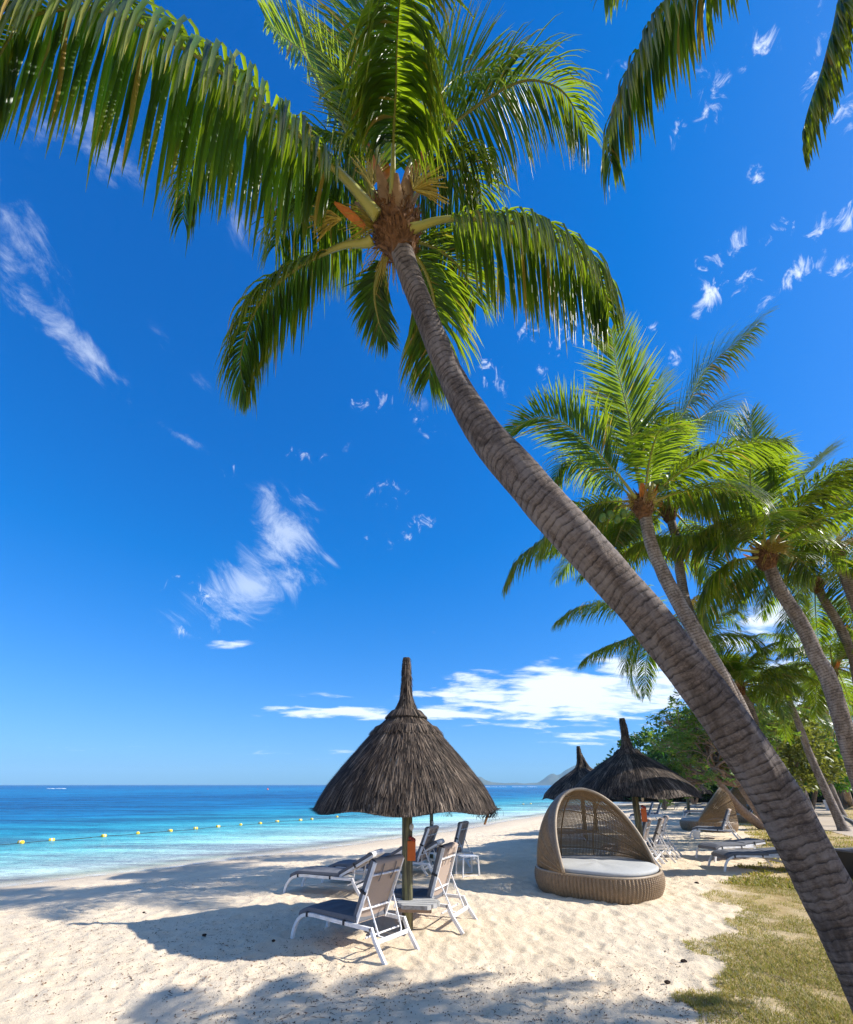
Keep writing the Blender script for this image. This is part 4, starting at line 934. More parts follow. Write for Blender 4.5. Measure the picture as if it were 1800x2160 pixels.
def beach_tree(label, base, dirs, seed, depth=4, leaf=.15, L=1.6, r0=.14, mat='leaf', trunk_to=None, per=9):
    e = empty('beach_shrub_tree', base, 0, label, 'tree', None); rr_ = random.Random(seed); tips = []
    mb = MB(); b0 = np.array([0, 0, -.05])
    t1 = np.array(trunk_to, float) - np.array(base, float)
    mid = (b0 + t1) / 2 + np.array([0, .1, -.25])
    tp_ = catmull([b0, mid, t1], 12); mb.tube(tp_, np.linspace(r0 * 1.7, r0, 12), 10); mb.build('trunk', M['wood'], e, True)
    bm_ = MB()
    for d in dirs: branch(bm_, t1, np.array(d, float) / np.linalg.norm(d), L, r0 * .7, depth, rr_, tips)
    bm_.build('branch', M['wood'], e, True)['kind'] = 'stuff'
    r = np.random.default_rng(seed); vs = []; at = []
    for (p, d) in tips:
        for cl in range(2):
            c = p + r.normal(0, leaf * .9, 3) * cl
            k = per; th = np.arange(k) * 2.4 + r.random(); el = r.uniform(-.3, 1.0, k)
            ax = d * .5 + np.array([0, 0, .8]); ax /= np.linalg.norm(ax); e1 = np.cross(ax, [1, .2, .1]); e1 /= np.linalg.norm(e1); e2 = np.cross(ax, e1)
            a = (np.cos(th) * np.cos(el))[:, None] * e1 + (np.sin(th) * np.cos(el))[:, None] * e2 + np.sin(el)[:, None] * ax
            s = np.cross(a, ax); s /= np.linalg.norm(s, axis=1)[:, None] + 1e-6; nn = np.cross(s, a)
            Lf = leaf * r.uniform(.7, 1.25, k)[:, None]; w = Lf * .2
            q = [c + 0 * a, c + a * Lf * .55 + s * w, c + a * Lf - nn * Lf * .15, c + a * Lf * .55 - s * w, c + a * Lf * .55 - nn * w * .4]
            vs.append(np.stack(q, 1)); rnd = np.clip(r.random(k) * .6 + r.random() * .4, 0, 1)
            at.append(np.stack([np.stack([rnd, np.full(k, x), (r.random(k) < .03) * .8], -1) for x in (0, .5, 1, .5, .4)], 1))
    V = np.concatenate(vs); A_ = np.concatenate(at); k = len(V)
    f = np.array([[0, 1, 2, 4], [0, 4, 2, 3]]); F_ = (f[None] + (np.arange(k) * 5)[:, None, None]).reshape(-1, 4)
    o = mesh_obj('leaves', V.reshape(-1, 3), F_, M[mat], e, A_.reshape(-1, 3)); o['kind'] = 'stuff'
    return e
tb = G(1600, 1752)
beach_tree('gnarled beach tree with pale leaf rosettes, spreading left over the second wicker daybed', (14.3, 19.6, 0), [(-1, -.1, .55), (-1, .2, .25), (-.9, -.3, .12), (-.6, 0, .9), (-1, 0, .42), (-.3, .2, 1), (-.9, -.5, .5), (-.9, .5, .6), (-.1, -.1, 1), (-1, -.4, .8), (-.8, 0, .75)],
           5, 4, .21, 1.5, .17, 'leaf', (12.3, 19.3, 2.1))
beach_tree('beach tree with its crown behind the flat thatched parasol', (16.6, 24.5, 0), [(-1, 0, .35), (-1, -.3, .3), (-.8, 0, .7), (-.3, 0, 1), (.3, 0, 1)], 15, 4, .21, 1.35, .15, 'leaf', (14.2, 24.2, 2.4))
def shrub(label, c, rad, n, leaf, mat, seed, extra=(), cat='shrub', name='shrub'):
    e = empty(name, (c[0], c[1], 0), 0, label, cat)
    blobs = [((0, 0, c[2]), rad)] + [((x, y, z), rd) for (x, y, z, rd) in extra]
    foliage('foliage', blobs, n, leaf, mat, e, seed)
    mb = MB(); rr_ = random.Random(seed)
    for k in range(5):
        a = k * 1.3 + seed; mb.tube([(0, 0, -.1), (rad[0] * .2 * math.cos(a), rad[1] * .2 * math.sin(a), c[2] * .6), (rad[0] * .55 * math.cos(a), rad[1] * .55 * math.sin(a), c[2] + rad[2] * .3)], [.12, .09, .03], 6)
    mb.build('stem', M['wood'], e)
    return e
shrub('yellow-olive bushy tree right of the great trunk', (20.5, 28.5, 4.0), (3.0, 2.2, 2.0), 9000, .26, 'leaf_olive', 3, [(-1.8, 0, 3.0, (2.0, 1.6, 1.5)), (1.8, .3, 3.0, (1.8, 1.6, 1.4)), (-.2, -.5, 2.2, (1.7, 1.4, .8))], 'tree', 'bushy_tree')
shrub('bright green bushy tree behind the yellow-olive one', (28.5, 37, 3.5), (4.0, 3.0, 2.6), 11000, .30, 'leaf_bright', 4, [(-3, 0, 2.6, (2.6, 2.2, 1.9)), (3.0, .5, 3.2, (2.4, 2.2, 1.8)), (.5, -1, 2.2, (3.0, 1.6, 1.0))], 'tree', 'bushy_tree')
shrub('pale green rounded bush between the slanting stem and the thick-footed palm', (39.5, 47, 3.8), (3.2, 2.5, 2.4), 5000, .32, 'leaf_bright', 6, [(1.6, 0, 2.4, (2.2, 2.2, 1.8))])
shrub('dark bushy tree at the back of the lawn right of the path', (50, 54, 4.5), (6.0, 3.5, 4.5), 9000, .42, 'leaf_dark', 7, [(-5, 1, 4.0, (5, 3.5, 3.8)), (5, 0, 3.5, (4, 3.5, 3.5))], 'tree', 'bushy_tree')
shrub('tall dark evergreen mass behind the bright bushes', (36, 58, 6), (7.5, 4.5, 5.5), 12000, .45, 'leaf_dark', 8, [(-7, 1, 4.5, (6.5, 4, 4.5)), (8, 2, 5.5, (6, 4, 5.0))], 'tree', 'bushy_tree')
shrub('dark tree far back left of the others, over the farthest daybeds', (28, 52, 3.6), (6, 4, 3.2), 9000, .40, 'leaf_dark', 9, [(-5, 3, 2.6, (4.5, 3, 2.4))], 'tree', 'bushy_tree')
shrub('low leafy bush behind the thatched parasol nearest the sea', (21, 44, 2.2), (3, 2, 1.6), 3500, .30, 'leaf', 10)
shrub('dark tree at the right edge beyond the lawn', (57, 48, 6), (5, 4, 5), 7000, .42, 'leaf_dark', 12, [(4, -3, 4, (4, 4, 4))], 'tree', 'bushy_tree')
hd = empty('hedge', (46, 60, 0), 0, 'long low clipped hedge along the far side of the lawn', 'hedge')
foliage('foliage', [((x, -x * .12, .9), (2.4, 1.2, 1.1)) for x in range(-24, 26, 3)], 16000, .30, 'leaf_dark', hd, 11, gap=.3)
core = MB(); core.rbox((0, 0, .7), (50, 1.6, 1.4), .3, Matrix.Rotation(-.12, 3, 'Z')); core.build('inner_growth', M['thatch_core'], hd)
# far wood behind it all, reads as one mass
fw = []
for k in range(34):
    x = 34 + k * 2.6; y = 74 + 8 * math.sin(k * 1.7) - k * .5; h = 4 + 2.5 * math.sin(k * 2.3) ** 2 + (k > 6) * 2
    fw.append(((x, y, h * .55), (3.6, 3, h * .6)))
foliage('far_wood', fw, 26000, .6, 'leaf_dark', None, 13, gap=.3)

# low bungalow half hidden behind the bushes
bg_ = empty('bungalow', (47.5, 66, 0), 0, 'low brown and white bungalow half hidden behind the hedge', 'building')
q = MB(); q.box((-5, 0, 1.3), (8, 5, 2.6)); q.build('brown_wall', M['wall_brown'], bg_)
q = MB(); q.box((4.0, .3, 1.35), (9.9, 5, 2.7)); q.build('white_wall', M['wall_white'], bg_)
q = MB(); q.add([(-10, -3.4, 2.55), (9.8, -3.4, 2.55), (9.8, 3.6, 2.55), (-10, 3.6, 2.55), (-8, 0, 4.0), (8, 0, 4.0)], [(0, 1, 5, 4), (1, 2, 5), (2, 3, 4, 5), (3, 0, 4), (3, 2, 1, 0)]); q.build('roof', M['roof'], bg_)
for x in (-7, -3.4): q = MB(); q.rbox((x, -2.53, 1.3), (1.3, .08, 1.2), .02); w_ = q.build('window', M['wall_white'], bg_); q = MB(); q.box((x, -2.58, 1.3), (1.1, .03, 1.0)); q.build('pane', M['glass_dark'], w_)

# ------------------------------------------------------------------ thatched parasols
def parasol(label, loc, prof, lean, post_r, post_h, seed, dens=1.0, post_off=(0, 0), collar=None, width=.010, tie_rings=5, group=None, lenr=(.22, .5)):
    e = empty('thatched_parasol', loc, 0, label, 'parasol', group); r = np.random.default_rng(seed)
    pf = np.array(prof, float)                      # (radius, height) from the tip down
    pz = pf[0, 1]
    def cen(z):                                      # the spire leans a little
        k = np.clip((z - pf[-1, 1]) / (pz - pf[-1, 1]), 0, 1) ** 1.6
        return np.stack([lean[0] * k, lean[1] * k], -1)
    s_ = np.r_[0, np.cumsum(np.hypot(np.diff(pf[:, 0]), np.diff(pf[:, 1])))]; S_ = s_[-1]
    at_ = lambda s: (np.interp(s, s_, pf[:, 0]), np.interp(s, s_, pf[:, 1]))
    # inner core surface and underside
    q = MB(); v = []; n = 26; seg = 48
    for i in range(n):
        rr_, zz = at_(S_ * i / (n - 1) * .992); rr_ = max(.02, rr_ - .015); c = cen(np.array(zz))
        for k in range(seg):
            th = 2 * math.pi * k / seg; v.append((c[0] + rr_ * math.cos(th), c[1] + rr_ * math.sin(th), zz - .02))
    for i, (fr, dz_) in enumerate([(.96, .0), (.80, .14), (.4, .55), (.05, .85)]):
        R0, Z0 = pf[-1]
        for k in range(seg):
            th = 2 * math.pi * k / seg; v.append((R0 * fr * math.cos(th), R0 * fr * math.sin(th), Z0 - .01 + dz_ * (pf[len(pf) // 2, 1] - Z0) * 1.2))
    f = [(i * seg + k, i * seg + (k + 1) % seg, (i + 1) * seg + (k + 1) % seg, (i + 1) * seg + k) for i in range(n + 3) for k in range(seg)]
    q.add(v, f); cor = q.build('thatch_core', M['thatch_core'], e, True)
    # straws
    area = lambda s: at_(s)[0]
    N_ = int(11500 * dens); ss = np.linspace(0, S_, 400); w_ = at_(ss)[0] + .09; cdf = np.cumsum(w_); cdf /= cdf[-1]
    s0 = np.interp(r.random(N_), cdf, ss) - .08
    rim = r.random(N_) < .16; s0 = np.where(rim, S_ - r.uniform(.02, .3, N_), s0)
    ln = r.uniform(lenr[0], lenr[1], N_) * np.where(s0 < .6 * s_[min(3, len(s_) - 1)], .6, 1.0)
    th = r.random(N_) * 2 * math.pi; lift0 = r.uniform(.0, .018, N_); lift1 = r.uniform(.004, .035, N_); dth = r.normal(0, .035, N_)
    w = width * r.uniform(.6, 1.5, N_); rows = []; tints = []; rnd = r.random(N_) ** 1.25
    clump = vnoise(th * 9, s0 * 3, seed) * .6 + vnoise(th * 26, s0 * 1.5, seed + 4) * .4; lift1 = lift1 * (.4 + 1.3 * vnoise(th * 26, s0 * 1.5, seed + 4)); rnd = np.clip(rnd * .8 + (clump - .5) * .8, 0, 1)
    for k in range(4):
        u = k / 3; s = s0 + ln * u; over = np.maximum(0, s - S_); s = np.minimum(s, S_)
        rr_ = np.interp(s, s_, pf[:, 0]); zz = np.interp(s, s_, pf[:, 1]) - over * .9 * (.35 + .65 * (over < .1)) ; rr_ = rr_ + over * .25 + lift0 + lift1 * u ** 1.5
        c = cen(zz); t_ = th + dth * u / np.maximum(rr_, .3)
        x = c[:, 0] + rr_ * np.cos(t_); y = c[:, 1] + rr_ * np.sin(t_); tx, ty = -np.sin(t_), np.cos(t_)
        ww = w * (1, 1, .8, .3)[k]
        over_c = np.minimum(over, .05 + .03 * np.sin(th * 7)); zz = np.interp(np.minimum(s0 + ln * u, S_), s_, pf[:, 1]) - over_c
        rows += [np.stack([x - tx * ww, y - ty * ww, zz], -1), np.stack([x + tx * ww, y + ty * ww, zz], -1)]
        tints += [np.stack([rnd, np.full(N_, u), r.random(N_)], -1)] * 2
    V = np.stack(rows, 1).reshape(-1, 3); A_ = np.stack(tints, 1).reshape(-1, 3)
    f0 = np.array([[0, 1, 3, 2], [2, 3, 5, 4], [4, 5, 7, 6]]); F_ = (f0[None] + (np.arange(N_) * 8)[:, None, None]).reshape(-1, 4)
    st = mesh_obj('thatch', V, F_, M['thatch'], e, A_); st['kind'] = 'stuff'
    if collar:                                       # the step where the cap overlaps the skirt
        for (cs, cd) in collar:
            rr_, zz = at_(cs); c = cen(np.array(zz)); q = MB(); Rn = rr_ + .045; n2 = int(230 * dens) * 3
            for k in range(n2):
                t_ = random.uniform(0, 2 * math.pi); a_ = (math.cos(t_), math.sin(t_)); r1 = Rn + random.uniform(-.02, .03); dz_ = random.uniform(.0, cd)
                p0 = (c[0] + a_[0] * (r1 - .10), c[1] + a_[1] * (r1 - .10), zz + .11); p1 = (c[0] + a_[0] * (r1 + .012), c[1] + a_[1] * (r1 + .012), zz - dz_); ww = width * 1.1
                tx, ty = -a_[1] * ww, a_[0] * ww
                q.add([(p0[0] - tx, p0[1] - ty, p0[2]), (p0[0] + tx, p0[1] + ty, p0[2]), (p1[0] + tx, p1[1] + ty, p1[2]), (p1[0] - tx, p1[1] - ty, p1[2])], [(0, 1, 2, 3)], [(random.random() * .8, 0, 0)] * 4)
            q.build('thatch_collar', M['thatch'], e)['kind'] = 'stuff'
    for k in range(tie_rings):                       # rope ties round the spire
        s = s_[2] * (.12 + .95 * k / max(1, tie_rings - 1)); rr_, zz = at_(s); c = cen(np.array(zz)); q = MB(); pts = []
        for j in range(17):
            a_ = j * math.pi / 8; pts.append((c[0] + (rr_ + .022) * math.cos(a_), c[1] + (rr_ + .022) * math.sin(a_), zz + .006 * math.sin(a_ * 2 + k)))
        q.tube(pts, .007, 5, False); q.build('rope_tie', M['rope'], e)
    q = MB(); q.tube([(post_off[0], post_off[1], -.1), (post_off[0] * .6, post_off[1] * .6, post_h * .5), (0, 0, post_h)], [post_r, post_r * .96, post_r * .92], 20); q.build('post', M['post'], e, True)
    q = MB()                                         # spokes carrying the thatch
    for k in range(8):
        a_ = k * math.pi / 4 + .2; R0, Z0 = pf[-1]; q.tube([(0, 0, post_h - .12), (R0 * .93 * math.cos(a_), R0 * .93 * math.sin(a_), Z0 + .02)], .022, 7)
    q.build('rafter', M['post'], e)['kind'] = 'stuff'
    return e
U1 = (-.33, 7.90, 0)
parasol('steep thatched parasol with a tall spire, nearest the camera', U1,
        [(.042, 4.20), (.052, 3.94), (.064, 3.70), (.09, 3.48), (.16, 3.30), (.31, 3.14), (.47, 2.99), (.67, 2.76), (.985, 2.39), (1.22, 2.09), (1.35, 1.86), (1.38, 1.77)],
        (-.01, 0), .085, 3.0, 1, dens=2.2, post_off=(.045, 0), collar=[(1.46, .10), (1.08, .03)], width=.0065, tie_rings=8)
U2 = (5.42, 13.0, 0)
flat = [(a_ * 1.035, 2.1 + (b_ - 2.1) * 1.035) for a_, b_ in [(.045, 3.80), (.06, 3.57), (.08, 3.25), (.12, 3.05), (.20, 2.93), (.42, 2.80), (.70, 2.62), (1.00, 2.40), (1.25, 2.18), (1.42, 2.00), (1.47, 1.86)]]
parasol('broad low thatched parasol behind the nearer wicker daybed', U2, flat, (-.10, 0), .085, 2.6, 2, dens=1.6, post_off=(.10, 0), collar=[(1.02, .05)], width=.0085, tie_rings=5)
f3 = [(a_ * .97, b_ - .25) for a_, b_ in flat]
parasol('thatched parasol half hidden by the broad one, its spire upright', (6.13, 19.5, 0), f3, (-.02, 0), .08, 2.3, 3, dens=.8, width=.012, tie_rings=0)
parasol('thatched parasol farthest back, only its left-leaning spire showing', (8.10, 24.0, 0), [(a_, b_ - .1) for a_, b_ in flat], (-.58, 0), .08, 2.3, 4, dens=.5, width=.014, tie_rings=0)
parasol('thatched parasol hidden behind the steep one, slim post showing below its rim', (.14, 14.1, 0), [(a_ * .93, (b_ - 1.8) * .72 + 1.78) for a_, b_ in flat], (0, 0), .052, 2.2, 5, dens=.5, width=.012, tie_rings=0)
parasol('thatched parasol beyond the broad one, pale post between the far loungers', (19.2, 36.4, 0), [(a_, b_ - .35) for a_, b_ in flat], (0, 0), .11, 2.1, 6, dens=.5, width=.016, post_off=(-.1, 0), tie_rings=0)
parasol('small dark thatched parasol at the right edge behind the lawn', (38.9, 44.5, 0), [(a_, b_ + .1) for a_, b_ in flat], (0, 0), .09, 2.3, 7, dens=.5, width=.018, tie_rings=0)
# what hangs on the posts
def tag_board(loc, s, lab, lab2, lab3):
    q = MB(); q.rbox((0, 0, 0), (.125 * s, .02, .29 * s), .006); o = q.build('orange_board', M['orange']); o.location = loc; tag(o, lab, 'board')
    q = MB(); v = []; f = []
    for i in range(7):
        for k in range(12):
            a_ = math.pi * (i + .4) / 6.8; w = math.sin(a_); v.append((.034 * s * w * math.cos(k * math.pi / 6), .016 * s * w * math.sin(k * math.pi / 6), .055 * s * math.cos(a_)))
    f = [(i * 12 + k, i * 12 + (k + 1) % 12, (i + 1) * 12 + (k + 1) % 12, (i + 1) * 12 + k) for i in range(6) for k in range(12)] + [tuple(range(12))[::-1], tuple(range(72, 84))]
    q.add(v, f); o2 = q.build('shell_disc', M['shell'], None, True); o2.location = (loc[0] + .0 * s, loc[1] - .01, loc[2] + .35 * s); tag(o2, lab2, 'shell')
    q = MB()
    for (x, z, r_) in ((-.02, .19, .034), (.02, .17, .028), (.045, .155, .022)):
        q.tube([(x * s, 0, (z - .03) * s), (x * s, 0, z * s), (x * s, 0, (z + .03) * s)], [r_ * .5 * s, r_ * s, r_ * .4 * s], 8)
    o3 = q.build('bead_cluster', M['redbead'], None, True); o3.location = loc; tag(o3, lab3, 'beads')
tag_board((-.23, 7.785, 1.115), 1.0, 'orange board hanging on the post of the steep thatched parasol', 'pale shell hanging above the orange board on the nearest post', 'red-brown beads just above the orange board on the nearest post')
tag_board((5.60, 12.88, 1.34), 1.15, 'orange board hanging on the post of the broad thatched parasol', 'pale shell above the board on the broad parasol post', 'red-brown beads above the board on the broad parasol post')
q = MB(); q.rbox((0, 0, 0), (.06, .03, .09), .01); o = q.build('shell_disc', M['shell']); o.location = (.17, 14.03, 1.06); tag(o, 'pale shell on the slim post behind the steep parasol', 'shell')
q = MB(); q.tube([(0, 0, -.05), (0, 0, 0), (0, 0, .06)], [.03, .06, .02], 8); q.tube([(.09, 0, -.07), (.09, 0, -.03), (.09, 0, .01)], [.02, .04, .02], 8); o = q.build('bead_cluster', M['redbead'], None, True); o.location = (.20, 14.03, .90); tag(o, 'red-brown beads on the slim post behind the steep parasol', 'beads')
# torn black net and a broken rafter end under the right rim
nt_ = MB(); rr_ = random.Random(5)
bp = np.array([.94, 7.62, 1.75])
for k in range(70):
    p0 = bp + np.array([rr_.uniform(-.20, .16), rr_.uniform(-.1, .1), rr_.uniform(-.02, .04)]); p1 = p0 + np.array([rr_.uniform(-.12, .10), rr_.uniform(-.05, .05), rr_.uniform(-.20, -.02)])
    nt_.tube([p0, (p0 + p1) / 2 + np.array([rr_.uniform(-.04, .04), 0, rr_.uniform(-.03, .0)]), p1], .0022, 3, False)
for k in range(30):
    p0 = bp + np.array([rr_.uniform(-.02, .13), rr_.uniform(-.1, .1), .02]); nt_.tube([p0, p0 + np.array([rr_.uniform(-.06, .03), 0, -.08]), p0 + np.array([rr_.uniform(-.10, -.0), 0, -.16])], .004, 3, False)
o = nt_.build('torn_net', M['black']); tag(o, 'torn black net dangling under the right rim of the steep parasol', 'net'); o['kind'] = 'stuff'
q = MB(); q.tube([bp + np.array([.03, 0, .05]), bp + np.array([-.01, 0, -.10]), bp + np.array([-.06, 0, -.24])], [.022, .02, .016], 8); o = q.build('broken_stick', simple('raw_wood', (.42, .2, .07), .7, .2, 20)); tag(o, 'broken raw wooden stick poking out of the torn net', 'stick')
for k, (dx, dy) in enumerate([(.62, -1.02), (.10, -1.2)]):
    q = MB()
    for j in range(18):
        p0 = np.array([U1[0] + dx + rr_.uniform(-.06, .06), U1[1] + dy, 1.77]); q.tube([p0, p0 + np.array([rr_.uniform(-.03, .03), 0, -.05]), p0 + np.array([rr_.uniform(-.04, .04), 0, -.10])], .0016, 3, False)
    o = q.build('net_shred', M['black']); tag(o, ['small net shred hanging from the front rim right of the post', 'small net shred hanging from the front rim left of the post'][k], 'net'); o['kind'] = 'stuff'
# whitewashed half-round table on the nearest post
tbl = empty('post_table', (-.29, 7.80, -.20), R(-8), 'whitewashed half-round board table fixed round the nearest parasol post', 'table')
for k in range(5):                                  # boards
    y0 = -.33 + k * .135; hw = [.30, .40, .44, .40, .30][k]; q = MB()
    vs = [(-hw + .05, y0 + .004), (hw - .07, y0 + .004), (hw, y0 + .05), (hw - .01, y0 + .125), (-hw, y0 + .131), (-hw, y0 + .05)]
    vs = [(x * .74 + .17, y * .8) for x, y in vs]; q.add([(x, y, .545) for x, y in vs] + [(x, y, .60 + .002 * k) for x, y in vs], [tuple(range(6))[::-1], tuple(range(6, 12))] + [(i, (i + 1) % 6, (i + 1) % 6 + 6, i + 6) for i in range(6)])
    q.build('board', M['board'], tbl)
q = MB(); q.box((.14, -.16, .515), (.50, .05, .055)); q.build('batten', M['wood'], tbl); q = MB(); q.box((.14, .17, .515), (.50, .05, .055)); q.build('batten', M['wood'], tbl)

# ------------------------------------------------------------------ sun loungers
def make_lounger(back_deg, rolled=False, back_cushion=True, seed=0, seat_cushion=True):
    e = empty('sun_lounger'); Wd = .66; h = .335
    for s_ in (-1, 1):
        y = s_ * Wd / 2
        q = MB(); q.bar([(0, y, -.02), (.012, y, .06), (.045, y, .15), (.10, y, .235), (.18, y, .30), (.28, y, h), (.42, y, h + .008), (.9, y, h - .002), (1.45, y, h - .01), (1.50, y, h - .012)], .034, .046)
        q.build('side_rail', M['white'], e)
        q = MB(); q.bar([(1.485, y, h + .008), (1.56, y, .20), (1.735, y, -.03)], .034, .048); q.build('leg', M['white'], e)
    q = MB(); q.bar([(1.575, -Wd / 2, .19), (1.575, Wd / 2, .19)], .05, .02, (0, 0, 1)); q.build('crossbar', M['white'], e)
    q = MB(); q.tube([(.24, -Wd / 2, h - .035), (.24, Wd / 2, h - .035)], .012, 8); q.build('crossbar', M['white'], e)
    q = MB(); q.box((.70, 0, h + .006), (1.0, Wd - .05, .006)); q.build('seat_sling', M['sling'], e)
    a = R(back_deg); hx, hz = 1.19, h + .02; dx, dz_ = math.cos(a), math.sin(a); Lb = .82; nx, nz_ = -dz_, dx     # n points to the sitter
    at2 = lambda l, y, off=0: (hx + dx * l + nx * off, y, hz + dz_ * l + nz_ * off)
    q = MB(); yb = Wd / 2 - .045
    for s_ in (-1, 1): q.bar([at2(-.03, s_ * yb), at2(Lb, s_ * yb)], .026, .044)
    for l in (.17, .64): q.tube([at2(l, -yb, -.006), at2(l, 0, -.012), at2(l, yb, -.006)], .015, 8)
    bf = q.build('backrest_frame', M['white'], e)
    q = MB(); n = 8; v = []
    for i in range(n + 1):
        l = .0 + (Lb - .03) * i / n
        for j in range(5): y = -yb + .015 + (2 * yb - .03) * j / 4; v.append(at2(l, y, .014 - .012 * math.sin(math.pi * j / 4)))
    q.add(v, [(i * 5 + j, i * 5 + j + 1, i * 5 + j + 6, i * 5 + j + 5) for i in range(n) for j in range(4)]); q.build('backrest_sling', M['sling'], e, True)
    # prop: a bent tube hinged half way up the back, resting on the rear of the frame
    pa = at2(.36, -yb + .03, -.02); foot = (min(1.56, hx + dx * .36 + .30), h - .13) if back_deg > 45 else (1.50, h - .10)
    q = MB(); fx, fz = foot; wy = yb - .06
    q.tube([pa, (fx - .03, -wy, fz + .03), (fx + .01, -wy + .06, fz), (fx + .01, wy - .06, fz), (fx - .03, wy, fz + .03), at2(.36, yb - .03, -.02)], .011, 8)
    q.tube([(1.40, -Wd / 2, h - .12), (1.40, Wd / 2, h - .12)], .012, 8)
    for s_ in (-1, 1):
        for k in range(3):
            u = .35 + .17 * k; px_ = pa[0] + (fx - pa[0]) * u; pz_ = pa[2] + (fz - pa[2]) * u; q.box((px_ - .012, s_ * (wy - .0), pz_ - .03), (.012, .012, .05))
    q.build('prop', M['white'], e)
    # cushions
    if seat_cushion:
        q = MB(); v = []; n = 14; T_ = .085
        for i in range(n + 1):
            x = .10 + (1.20 - .10) * i / n; z0 = h + .012 + (-.075 * (1 - (i / 3)) ** 2 if i < 3 else 0); bl = .006 * math.sin(i * 1.9 + seed)
            for (y, zz) in ((-.315, .004), (-.325, T_ * .5), (-.31, T_ * .92), (-.18, T_ + .006 + bl), (0, T_ + .010 + bl), (.18, T_ + .006 - bl), (.31, T_ * .92), (.325, T_ * .5), (.315, .004)): v.append((x, y, z0 + zz))
        f = [(i * 9 + j, i * 9 + (j + 1) % 9, (i + 1) * 9 + (j + 1) % 9, (i + 1) * 9 + j) for i in range(n) for j in range(9)] + [tuple(range(9))[::-1], tuple(range(n * 9, n * 9 + 9))]
        q.add(v, f); q.build('seat_cushion', M['cushion'], e, False)
        for x in (.30, 1.02):
            for s_ in (-1, 1): q = MB(); q.box((x, s_ * (Wd / 2 + .004), h + .004), (.03, .048, .062)); q.build('strap', M['strap'], e)
    if back_cushion:
        q = MB(); v = []; n = 10; T_ = .075
        for i in range(n + 1):
            l = .03 + (Lb + .0 - .03) * i / n; bl = .005 * math.sin(i * 2.1 + seed)
            for (y, o_) in ((-.285, .018), (-.297, .018 + T_ * .5), (-.28, .018 + T_ * .92), (0, .024 + T_ + bl), (.28, .018 + T_ * .92), (.297, .018 + T_ * .5), (.285, .018)): v.append(at2(l, y, o_))
        f = [(i * 7 + j, i * 7 + (j + 1) % 7, (i + 1) * 7 + (j + 1) % 7, (i + 1) * 7 + j) for i in range(n) for j in range(7)] + [tuple(range(7)), tuple(range(n * 7, n * 7 + 7))[::-1]]
        q.add(v, f); bc = q.build('back_cushion', M['cushion'], e, False)
        # flap folded over the top, with tie straps running down the back
        q = MB(); v = []; prof = [(.72, .096), (.79, .099), (Lb + .014, .070), (Lb + .020, .02), (Lb + .010, -.015), (.78, -.022), (.70, -.020)]
        for (l, o_) in prof:
            for j in range(5): y = -.29 + .58 * j / 4; v.append(at2(l + .006 * math.sin(j * 2 + seed), y, o_))
        q.add(v, [(i * 5 + j, i * 5 + j + 1, i * 5 + j + 6, i * 5 + j + 5) for i in range(6) for j in range(4)]); q.build('head_flap', M['sling'] if not rolled else M['towel'], e, True)
        rs = random.Random(seed)
        for y in (-.13, .12):
            l1 = rs.uniform(.56, .61); dy = rs.uniform(-.03, .03)
            q = MB(); q.bar([at2(.80, y, -.036), at2(.66, y, -.040), at2(.55, y + dy * .3, -.024), at2(l1, y + dy, -.022)], .004, .016, (nx, 0, nz_)); q.build('strap', M['cushion'], e)
        q = MB(); q.box(at2(.40, -.30, .03), (.03, .03, .10), Matrix.Rotation(-a, 3, 'Y')); q.build('strap', M['strap'], e); q = MB(); q.box(at2(.40, .30, .03), (.03, .03, .10), Matrix.Rotation(-a, 3, 'Y')); q.build('strap', M['strap'], e)
    return e
protos = {'up': make_lounger(68, seed=1), 'up2': make_lounger(74, seed=2), 'low': make_lounger(30, True, seed=3), 'flat': make_lounger(4, seed=4), 'steep': make_lounger(70, seed=5, seat_cushion=False)}
index_children(); used = set()
